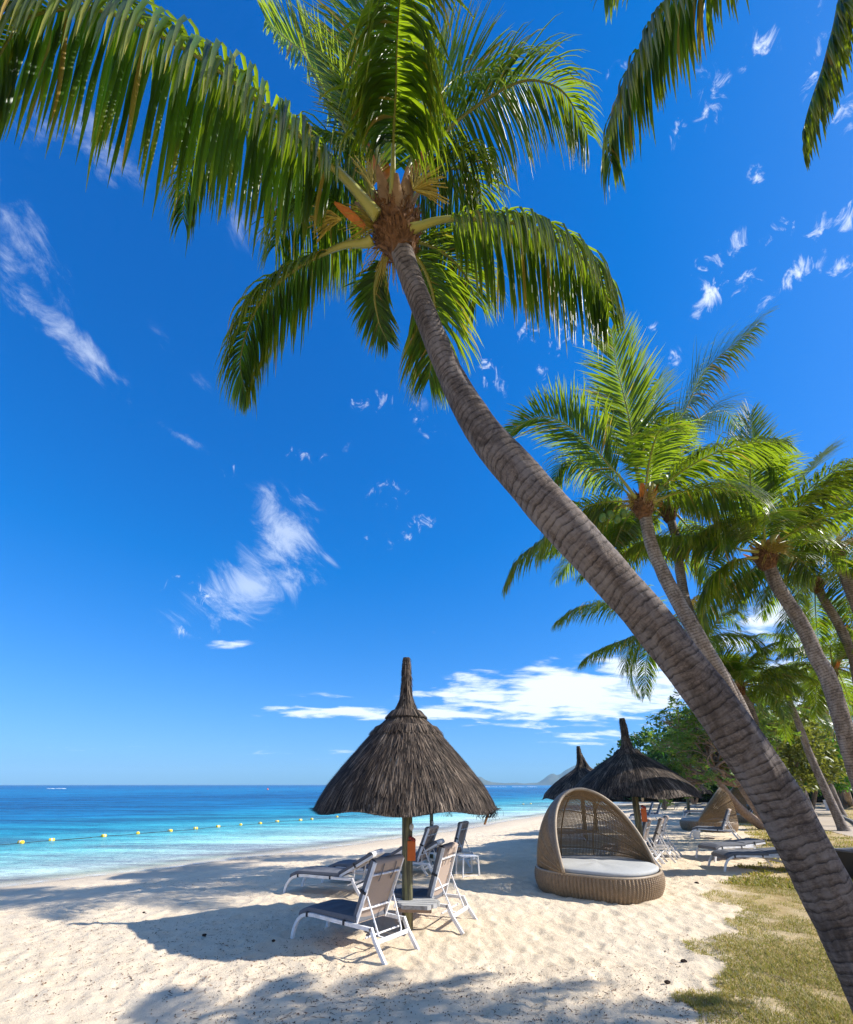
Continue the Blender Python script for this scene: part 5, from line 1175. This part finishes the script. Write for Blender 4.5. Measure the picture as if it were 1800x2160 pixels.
SPOTS = [ # kind, x, y (front near foot or rear near foot), rz, which, label
    ('up', -1.903, 7.0, -36, 'f', 'nearest sun lounger, upright back, blue-grey cushion, left of the parasol post'),
    ('up2', .534, 7.225, -25, 'r', 'upright sun lounger just right of the parasol post, its back lit by the sun'),
    ('low', -2.866, 9.94, -17.8, 'f', 'half-reclined sun lounger farthest left on the sand, pale rolled head cushion'),
    ('low', -2.306, 10.89, -17.8, 'f', 'half-reclined sun lounger directly behind the one farthest left'),
    ('low', -1.55, 12.2, -20, 'f', 'half-reclined lounger with a dark blue shaded cushion, third row back behind the post'),
    ('up', .26, 11.35, -24, 'r', 'upright sun lounger behind the post, its taupe back sunlit, third row'),
    ('up2', 1.22, 12.95, -24, 'r', 'upright sun lounger nearest the sea, behind the little white side table'),
    ('steep', 6.10, 12.75, -33, 'r', 'upright lounger nearest the wicker daybed, touching its right side'),
    ('up2', 6.42, 13.3, -33, 'r', 'second upright lounger from the wicker daybed, beside the broad parasol post'),
    ('up', 6.95, 13.75, -31, 'r', 'third upright lounger from the wicker daybed, showing a dark cushion edge'),
    ('steep', 7.52, 14.6, -31, 'r', 'fourth upright lounger from the wicker daybed, farthest right of that row'),
    ('up', 14.0, 29.6, -22, 'r', 'far upright lounger seen just right of the broad parasol post'),
    ('up', 15.0, 30.6, -22, 'r', 'far upright lounger beside it, one place farther from the broad post'),
    ('flat', 21.6, 42.6, -12, 'f', 'flat far lounger with a blue cushion, farthest up the beach near the pale post'),
    ('flat', 20.2, 38.4, -12, 'f', 'flat far lounger, middle one of three behind the second wicker daybed'),
    ('flat', 16.9, 32.2, -14, 'f', 'flat far lounger just behind the second wicker daybed, its curved white leg showing'),
    ('up', 10.80, 20.2, -38, 'f', 'upright lounger in front of the second wicker daybed, white bucket under its foot end'),
    ('flat', 8.17, 13.95, 17, 'f', 'flat grey lounger poking out left of the great trunk, the farther of two'),
    ('flat', 7.47, 12.35, 2, 'f', 'flat grey lounger poking out left of the great trunk, the nearer one on the grass'),
    ('flat', 24.4, 37.0, -20, 'f', 'small flat lounger on the grass left of the trunk, in front of the farthest daybed'),
    ('up', 27.6, 46.0, -20, 'r', 'far upright lounger between the two farthest wicker daybeds'),
    ('flat', 4.28, 18.4, -14, 'f', 'lounger behind the near daybed, only its white foot end showing at its left')]
for (kd, x, y, rz, wh, lab) in SPOTS:
    a = R(rz); X = np.array([math.cos(a), math.sin(a)]); Y = np.array([-math.sin(a), math.cos(a)])
    p = np.array([x, y + .5]) + Y * .33 - (X * 1.735 if wh == 'r' else 0)
    o = protos[kd] if kd not in used else copy_tree(protos[kd]); used.add(kd)
    o.location = (p[0], p[1], gz(p[0], p[1])); o.rotation_euler = (0, 0, a)
    tag(o, lab, 'sun lounger', 'white-framed sun loungers on the beach')

# little white side table
st = empty('side_table', (.98, 12.25, 0), R(20), 'small white side table with slatted top beside the lounger nearest the sea', 'side table')
for k in range(5): q = MB(); q.rbox((-.17 + k * .085, 0, .44), (.075, .42, .018), .004); q.build('slat', M['white'], st)
for (x, y) in ((-.19, -.19), (.19, -.19), (-.19, .19), (.19, .19)): q = MB(); q.bar([(x, y, .43), (x * 1.12, y * 1.08, -.02)], .03, .03); q.build('leg', M['white'], st)
q = MB(); q.bar([(-.21, -.2, .02), (.21, -.2, .02)], .02, .02, (0, 0, 1)); q.bar([(-.21, .2, .02), (.21, .2, .02)], .02, .02, (0, 0, 1)); q.build('stretcher', M['white'], st)

# ------------------------------------------------------------------ wicker daybeds
def daybed(label, loc, face, s=1.0, fine=1.0, group='wicker daybeds with a hood', hoodh=1.5, back=.62, dark=False):
    """face = direction (rad) the opening looks towards"""
    e = empty('wicker_daybed', loc, face + math.pi / 2, label, 'daybed', group); e.scale = (s, s, s)
    # local frame: opening looks to -Y, hood at +Y
    ribs = 104 if fine > .9 else 60; nseg = ribs * 6; rows = 48 if fine > .9 else 16
    def plan(th, R0):                              # rounded plan with a flattened front corner
        c = 1 + .035 * math.cos(3 * (th + math.pi / 2)) + .025 * math.cos(5 * (th + 1.9)); return R0 * c
    v = []
    for i in range(rows + 1):
        u = i / rows; z = .44 * u; Rr = 1.09 + .09 * math.sin(math.pi * .5 * min(1, u * 1.5)) - .02 * max(0, u - .8) * 5
        for k in range(nseg):
            th = 2 * math.pi * k / nseg; b_ = .036 * abs(math.sin(ribs * th / 2)) ** .7 + .008 * math.sin(2 * math.pi * (i / 4.0) + (math.pi if (k // 2) % 2 else 0))
            rr_ = plan(th, Rr) + b_; v.append((rr_ * math.cos(th), rr_ * math.sin(th), z - .03))
    f = grid_faces(rows + 1, nseg)[:, ::-1]
    mesh_obj('woven_base', v, f, M['rattan'], e)
    # rolled top rim
    q = MB(); pts = [(plan(t_, 1.165) * math.cos(t_), plan(t_, 1.165) * math.sin(t_), .415) for t_ in np.linspace(0, 2 * math.pi, 61)]; q.tube(pts, .026, 8, False); q.build('base_rim', M['rattan_rim'], e, True)
    q = MB(); v = [(0, 0, .40)]; n = 72
    for k in range(n): t_ = 2 * math.pi * k / n; v.append((plan(t_, 1.13) * math.cos(t_), plan(t_, 1.13) * math.sin(t_), .40))
    q.add(v, [(0, 1 + k, 1 + (k + 1) % n) for k in range(n)]); q.build('deck', M['thatch_core'], e)
    # mattress with rounded edge
    v = []; prof = [(1.08, .402), (1.125, .44), (1.13, .485), (1.09, .51), (.8, .516), (.4, .52), (.05, .522)]
    for (Rm, z) in prof:
        for k in range(72):
            t_ = 2 * math.pi * k / 72; w_ = plan(t_, Rm); wr = .006 * math.sin(t_ * 7) * (Rm < 1); v.append((w_ * math.cos(t_), w_ * math.sin(t_), z + wr))
    f = [(i * 72 + k, i * 72 + (k + 1) % 72, (i + 1) * 72 + (k + 1) % 72, (i + 1) * 72 + k) for i in range(6) for k in range(72)] + [tuple(range(6 * 72, 7 * 72))]
    mesh_obj('mattress', v, f, M['mattress'], e, smooth_shade=True)
    # hood: shell behind the reclined arch plane through (+-1.16, 0, .44) and the apex (0, back, .44+hoodh)
    Rx = 1.16; Hh = hoodh; tilt = math.atan2(back, Hh); La = math.hypot(back, Hh)
    FT = R(-20); Rx = 1.17 * math.cos(FT); Y0 = 1.17 * math.sin(FT)
    def arch(ph): return np.array([Rx * math.cos(ph), Y0 + (back - Y0) * math.sin(ph), .44 + Hh * math.sin(ph) ** .92])
    def shell(ph, u):                              # u 0 at the arch, 1 at the base circle behind
        # sweep from the arch down the back to the base
        A_ = arch(ph); th = FT + (math.pi - 2 * FT) * ph / math.pi; B_ = np.array([1.17 * math.cos(th), 1.17 * math.sin(th), .44])
        ang_ = u * math.pi / 2; sn = math.sin(ang_) ; xy = A_ + (B_ - A_) * sn; z = .44 + (A_[2] - .44) * math.cos(ang_)
        return np.array([xy[0], xy[1], z])
    # wide solid woven band of the arch (outer skin) then open rods behind
    band = MB(); v = []; a_n = int(150 * fine); wv_ = 12
    for i in range(a_n + 1):
        ph = math.pi * i / a_n
        for j in range(wv_):
            u = -.02 + (j / (wv_ - 1)) * (.11 + .16 * abs(math.cos(ph)))
            p = shell(ph, max(0, u)); c = np.array([0, .3, .6]); n_ = p - c; n_ /= np.linalg.norm(n_)
            v.append(p + n_ * (.022 + .004 * (1 if (i + j) % 2 else -1)))
    for i in range(a_n + 1):
        ph = math.pi * i / a_n
        for j in range(wv_):
            u = -.02 + (j / (wv_ - 1)) * (.11 + .16 * abs(math.cos(ph)))
            p = shell(ph, max(0, u)); c = np.array([0, .3, .6]); n_ = p - c; n_ /= np.linalg.norm(n_); v.append(p - n_ * .008)
    g1 = grid_faces(a_n + 1, wv_, False); mesh_obj('woven_band', v, np.concatenate([g1, g1[:, ::-1] + (a_n + 1) * wv_]), M['rattan'] , e)
    q = MB(); q.tube([arch(math.pi * i / 60) for i in range(61)], .032, 10); q.build('arch_rim', M['rattan_rim'], e, True)
    # meridian rods, in x-planes, and hoops across them
    q = MB(); nr = int(138 * fine)
    for k in range(nr):
        ph = math.pi * (k + .5) / nr; w_ = .0078 / fine
        pts = [shell(ph, u) for u in np.linspace(.02, 1, 12)]
        q.bar(pts, w_ * 2.5, .008, (1, 0, 0))
    for k in range(int(84 * fine)):                # cross weave, broken into bands so that light slips through
        u = .05 + .95 * (k + .5) / int(84 * fine)
        if k % 9 == 4: continue
        pts = [shell(ph, u) + np.array([0, .004 * (1 if (k % 2) else -1), 0]) for ph in np.linspace(.06, math.pi - .06, 34)]
        q.tube(pts, .0055 / fine, 4, False)
    o = q.build('hood_weave', M['rattan_dark'], e); o['kind'] = 'stuff'
    for u in (.30, .52, .72, .90):
        q = MB(); q.tube([shell(ph, u) + np.array([0, -.012, -.005]) for ph in np.linspace(.05, math.pi - .05, 34)], .014, 7); q.build('hoop', M['rattan_dark'], e, True)
    for ph in (R(60), R(90), R(120)):
        q = MB(); q.tube([shell(ph, u) + np.array([0, -.014, -.006]) for u in np.linspace(.02, 1, 16)], .013, 7); q.build('rib', M['rattan_dark'], e, True)
    return e
fc = math.atan2(-.934, .358)
daybed('nearest round wicker daybed with hood, its opening and pale mattress facing the camera', (3.54, 10.62, 0), fc, 1.035, back=.38)
daybed('second wicker daybed, seen from behind, turned towards the sea', (13.45, 23.9, 0), R(150), 1.0, .7)
daybed('third wicker daybed, its hood showing just behind the second one', (17.6, 29.5, 0), R(150), 1.0, .5)
daybed('farthest wicker daybed, hooded top peeping out left of the great trunk', (25.2, 39.5, 0), R(180), 1.05, .5)
# ------------------------------------------------------------------ small things
q = MB(); v = []; prof = [(.105, 0), (.115, .01), (.15, .30), (.158, .305), (.158, .315), (.145, .315), (.11, .02)]
for (r_, z) in prof:
    for k in range(20): v.append((r_ * math.cos(k * .31416), r_ * math.sin(k * .31416), z))
q.add(v, [(i * 20 + k, i * 20 + (k + 1) % 20, (i + 1) * 20 + (k + 1) % 20, (i + 1) * 20 + k) for i in range(6) for k in range(20)] + [tuple(range(20))[::-1]])
bk = empty('bucket', (10.75, 20.1, 0), 0, 'white plastic bucket under the lounger before the second wicker daybed', 'bucket'); q.build('pail', M['plastic'], bk, True)
q = MB(); q.tube([(.15 * math.cos(t_), 0, .31 + .06 * math.sin(t_)) for t_ in np.linspace(0, math.pi, 12)], .005, 6); q.build('handle', M['black'], bk)
# white tilted board bin on the lawn
wb = empty('white_bin', tuple(G(1759, 1709)), R(-8), 'white tapered litter bin standing on the lawn by the path', 'litter bin')
q = MB(); q.add([(-.42, -.25, 0), (.30, -.25, 0), (.30, .25, 0), (-.42, .25, 0), (-.52, -.3, .78), (.20, -.3, .78), (.20, .3, .78), (-.52, .3, .78)], [(3, 2, 1, 0), (0, 1, 5, 4), (1, 2, 6, 5), (2, 3, 7, 6), (3, 0, 4, 7)]); q.build('body', M['plastic'], wb)
q = MB(); q.rbox((-.16, 0, .80), (.76, .64, .04), .01); q.build('lid', M['plastic'], wb); q = MB(); q.bar([(.26, 0, .6), (.50, 0, 0)], .04, .04); q.build('brace', M['black'], wb)
# low path light
pl = empty('path_light', tuple(G(1750, 1688)), 0, 'short dark bollard light with a yellow top beside the path', 'path light')
q = MB(); q.tube([(0, 0, 0), (0, 0, .5)], .10, 10); q.build('post', M['black'], pl); q = MB(); q.tube([(0, 0, .52), (0, 0, .60), (0, 0, .74), (0, 0, .80)], [.10, .13, .12, .04], 12); q.build('cap', M['buoy'], pl, True)
# dark planter cut by the right edge
pn = empty('planter', (9.85, 11.5, 0), R(12), 'dark tapered planter cut off by the right edge of the view', 'planter')
q = MB(); q.add([(-.22, -.22, 0), (.22, -.22, 0), (.22, .22, 0), (-.22, .22, 0), (-.36, -.36, .62), (.36, -.36, .62), (.36, .36, .62), (-.36, .36, .62)], [(3, 2, 1, 0), (0, 1, 5, 4), (1, 2, 6, 5), (2, 3, 7, 6), (3, 0, 4, 7)]); q.build('body', M['black'], pn)
q = MB()
for (x, y, a, b_) in ((0, -.36, .76, .05), (0, .36, .76, .05), (-.36, 0, .05, .70), (.36, 0, .05, .70)): q.rbox((x, y, .64), (a, b_, .05), .01)
q.build('rim', M['cushion'], pn)
# kerb stones along the right side of the path
ks = catmull([(20.95, 20.5), (21.1, 22.5), (21.6, 24.9), (24.5, 28.9), (27.7, 33.3), (36, 43.5)], 34); kb = empty('kerb', (21, 24, 0), 0, 'row of grey kerb stones curving along the right side of the path', 'kerb')
for k in range(33):
    a_ = ks[k]; b_ = ks[k + 1]; c = (a_ + b_) / 2; L_ = np.linalg.norm(b_ - a_); q = MB(); q.rbox((c[0] - 21, c[1] - 24, .05), (L_ - .05, .16, .16), .02, Matrix.Rotation(math.atan2(b_[1] - a_[1], b_[0] - a_[0]), 3, 'Z')); q.build('kerb_stone', M['kerb'], kb)

# buoys on their line
BP = [(44, 1778), (109, 1773), (219, 1764), (291, 1758), (359, 1753), (413, 1748), (460, 1744), (508, 1740), (549, 1737), (585, 1733), (634, 1730), (658, 1728), (711, 1723), (1104, 1696), (1120, 1695)]
BL = ['first buoy from the left edge', 'second buoy from the left edge', 'third buoy from the left edge', 'fourth buoy from the left edge', 'fifth buoy from the left edge', 'sixth buoy from the left edge', 'seventh buoy from the left edge', 'eighth buoy from the left edge', 'ninth buoy from the left edge', 'tenth buoy from the left edge', 'eleventh buoy from the left edge', 'buoy just left of the steep parasol rim', 'buoy under the left rim of the steep parasol', 'far buoy right of the steep parasol, left one of two', 'far buoy right of the steep parasol, right one of two']
bpos = []
for k, (px, py) in enumerate(BP):
    g = G(px, py + 1, SEA_Z); bpos.append(g); s = 1.0 if k < 13 else 1.0
    e = empty('buoy', g, k * .7, 'yellow barrel float, ' + BL[k], 'buoy', 'yellow floats on the swimming line')
    q = MB(); r_ = .085; q.tube([(-.12, 0, .04), (-.11, 0, .04), (-.10, 0, .04), (.10, 0, .04), (.11, 0, .04), (.12, 0, .04)], [r_ * .3, r_ * .8, r_, r_, r_ * .8, r_ * .3], 12); q.build('float', M['buoy'], e, True)
    q = MB(); q.tube([(-.02, 0, .04), (.02, 0, .04)], r_ * 1.06, 12); q.build('band', M['plastic'], e)
q = MB(); line = [np.array([-40, -8, SEA_Z])] + bpos[:13] + [G(900, 1708, SEA_Z)] + bpos[13:] + [G(1145, 1693, SEA_Z)]
lp = catmull(np.array([tuple(p) for p in line]), 160); lp[:, 2] = SEA_Z + .012 + .012 * np.sin(np.arange(160) * 1.3); q.tube(lp, .012, 5, False); tag(q.build('buoy_line', M['rope']), 'thin rope joining the yellow floats across the lagoon', 'rope')
g = G(565, 1666, SEA_Z); e = empty('marker_buoy', g, 0, 'tiny orange-red marker buoy far out near the horizon', 'buoy'); q = MB(); q.tube([(0, 0, -.3), (0, 0, .3), (0, 0, .6), (0, 0, .9)], [.35, .45, .22, .06], 12); q.build('float', M['buoy_red'], e, True); q = MB(); q.tube([(0, 0, .85), (0, 0, 1.3)], .05, 6); q.build('mast', M['black'], e)

# pebbles and husks
for k, (px, py, s, lab) in enumerate([(431, 1973, .026, 'dark husk on the sand in the shadow of the steep parasol'), (577, 1985, .022, 'small dark husk beside the foot of the nearest lounger'), (1470, 1864, .05, 'dark husk on the sand right of the nearest daybed'), (1443, 2028, .03, 'brown husk at the edge of the grass near the bottom'), (1408, 2072, .028, 'half-buried brown husk in the sand bottom right'), (304, 1922, .02, 'tiny dark pebble on the sunlit sand at left')]):
    g = G(px, py); v = []; rr_ = random.Random(k)
    for i in range(6):
        for j in range(9): a_ = math.pi * (i + .3) / 5.6; rr2 = s * (.8 + .4 * rr_.random()); v.append((g[0] + rr2 * 1.2 * math.sin(a_) * math.cos(j * .698), g[1] + rr2 * math.sin(a_) * math.sin(j * .698), gz(g[0], g[1]) + .004 + rr2 * .7 * math.cos(a_)))
    o = mesh_obj('husk', v, [(i * 9 + j, i * 9 + (j + 1) % 9, (i + 1) * 9 + (j + 1) % 9, (i + 1) * 9 + j) for i in range(5) for j in range(9)] + [tuple(range(9))[::-1], tuple(range(45, 54))], M['pebble']); tag(o, lab, 'husk')

# litter of leaf bits and twigs on the sand
r = np.random.default_rng(77); n = 30000
rad_ = 3.6 * np.exp(r.random(n) * 1.9); an = R(-46) + r.random(n) * R(92); x = rad_ * np.sin(an); y = rad_ * np.cos(an)
keep = (shore(x, y) > 2) & (fbm(x * .55 + 4, y * .55, 3, 44) + .15 * smooth(9, 6, y) * smooth(-4, -1, x) > .50 + .14 * r.random(n)); x = x[keep]; y = y[keep]; n = len(x)
z = ground_z(x, y); a = r.random(n) * 6.28; L = np.where(r.random(n) < .12, r.uniform(.04, .13, n), r.uniform(.004, .020, n) * (1 + (r.random(n) < .08))); w = np.where(L > .035, .0028, L * .38)
c = np.stack([x, y, z + .004], -1); d = np.stack([np.cos(a), np.sin(a), r.uniform(-.1, .25, n)], -1); s = np.stack([-np.sin(a), np.cos(a), r.uniform(-.4, .4, n)], -1)
up = np.array([0, 0, 1.0]) * (w * .8)[:, None]
V = np.stack([c - d * L[:, None] / 2, c + s * w[:, None], c + d * L[:, None] / 2, c - s * w[:, None], c + up + .002], 1)
f = np.array([[0, 3, 4], [3, 2, 4], [2, 1, 4], [1, 0, 4]]); F_ = (f[None] + (np.arange(n) * 5)[:, None, None]).reshape(-1, 3)
m, t, b, o_ = mat_new('leaf_litter'); aa = attr(t); t.l.new(t.ramp(aa[0], [(0, (.035, .022, .014)), (.6, (.14, .065, .035)), (1, (.32, .19, .10))]), b.inputs['Base Color']); b.inputs['Roughness'].default_value = .9
tag(mesh_obj('litter', V.reshape(-1, 3), F_, m, att=np.repeat(np.stack([r.random(n)] * 3, -1), 5, 0)), kind='stuff')

# grass: single blades in sparse dry tufts on the lawn
def grass(n0, rmin, rmax, hgt, wd, seed, thr):
    r = np.random.default_rng(seed); rad_ = rmin * np.exp(r.random(n0) * math.log(rmax / rmin)); an = R(12) + r.random(n0) * R(40)
    x = rad_ * np.sin(an); y = rad_ * np.cos(an)
    lw_ = lawn(x, y); tuft = fbm(x * 2.4, y * 2.4, 3, 55); big = fbm(x * .7, y * .7, 2, 57); edge = np.exp(-((lw_ - .1) / .25) ** 2) * .10
    k = (lw_ > -.15) & (tuft * .6 + big * .4 + edge > thr + .16 * r.random(n0)) & ~inpoly(x, y, PATH); x = x[k]; y = y[k]; n = len(x); tf = tuft[k]; bg2 = big[k]
    z = ground_z(x, y); a = r.random(n) * 6.28; lean = r.uniform(.2, 1.1, n); h = hgt * r.uniform(.5, 1.4, n) * (.6 + tf); w = wd * r.uniform(.6, 1.3, n)
    d = np.stack([np.cos(a) * lean, np.sin(a) * lean, np.ones(n)], -1); d /= np.linalg.norm(d, axis=1)[:, None]; s = np.stack([-np.sin(a), np.cos(a), np.zeros(n)], -1)
    p = np.stack([x, y, z - .005], -1); m1 = p + d * (h * .55)[:, None]; tp_ = m1 + (d * .8 + np.stack([np.cos(a), np.sin(a), -.3 * np.ones(n)], -1) * .5) * (h * .5)[:, None]
    V = np.stack([p - s * w[:, None] / 2, p + s * w[:, None] / 2, m1 + s * w[:, None] * .4, m1 - s * w[:, None] * .4, tp_], 1)
    rn = r.random(n) * .65 + (1 - np.clip((bg2 - .35) * 3, 0, 1)) * .35; dry = np.clip((r.random(n) < .22) * .55 + 0, 0, 1)
    A_ = np.stack([np.stack([rn, np.full(n, q_), dry], -1) for q_ in (0, 0, .5, .5, 1)], 1)
    return V, A_, n
parts = [grass(260000, 4.2, 13, .045, .0055, 1, .435), grass(170000, 13, 55, .08, .020, 2, .42)]
V = np.concatenate([p[0] for p in parts]); A_ = np.concatenate([p[1] for p in parts]); n = len(V); i5 = (np.arange(n) * 5)[:, None]
tri = np.concatenate([i5 + np.array([[0, 1, 2]]), i5 + np.array([[0, 2, 3]]), i5 + np.array([[3, 2, 4]])]).reshape(-1, 3)
tag(mesh_obj('grass', V.reshape(-1, 3), tri, M['grassm'], att=A_.reshape(-1, 3)), kind='stuff')
print('grass blades', n)
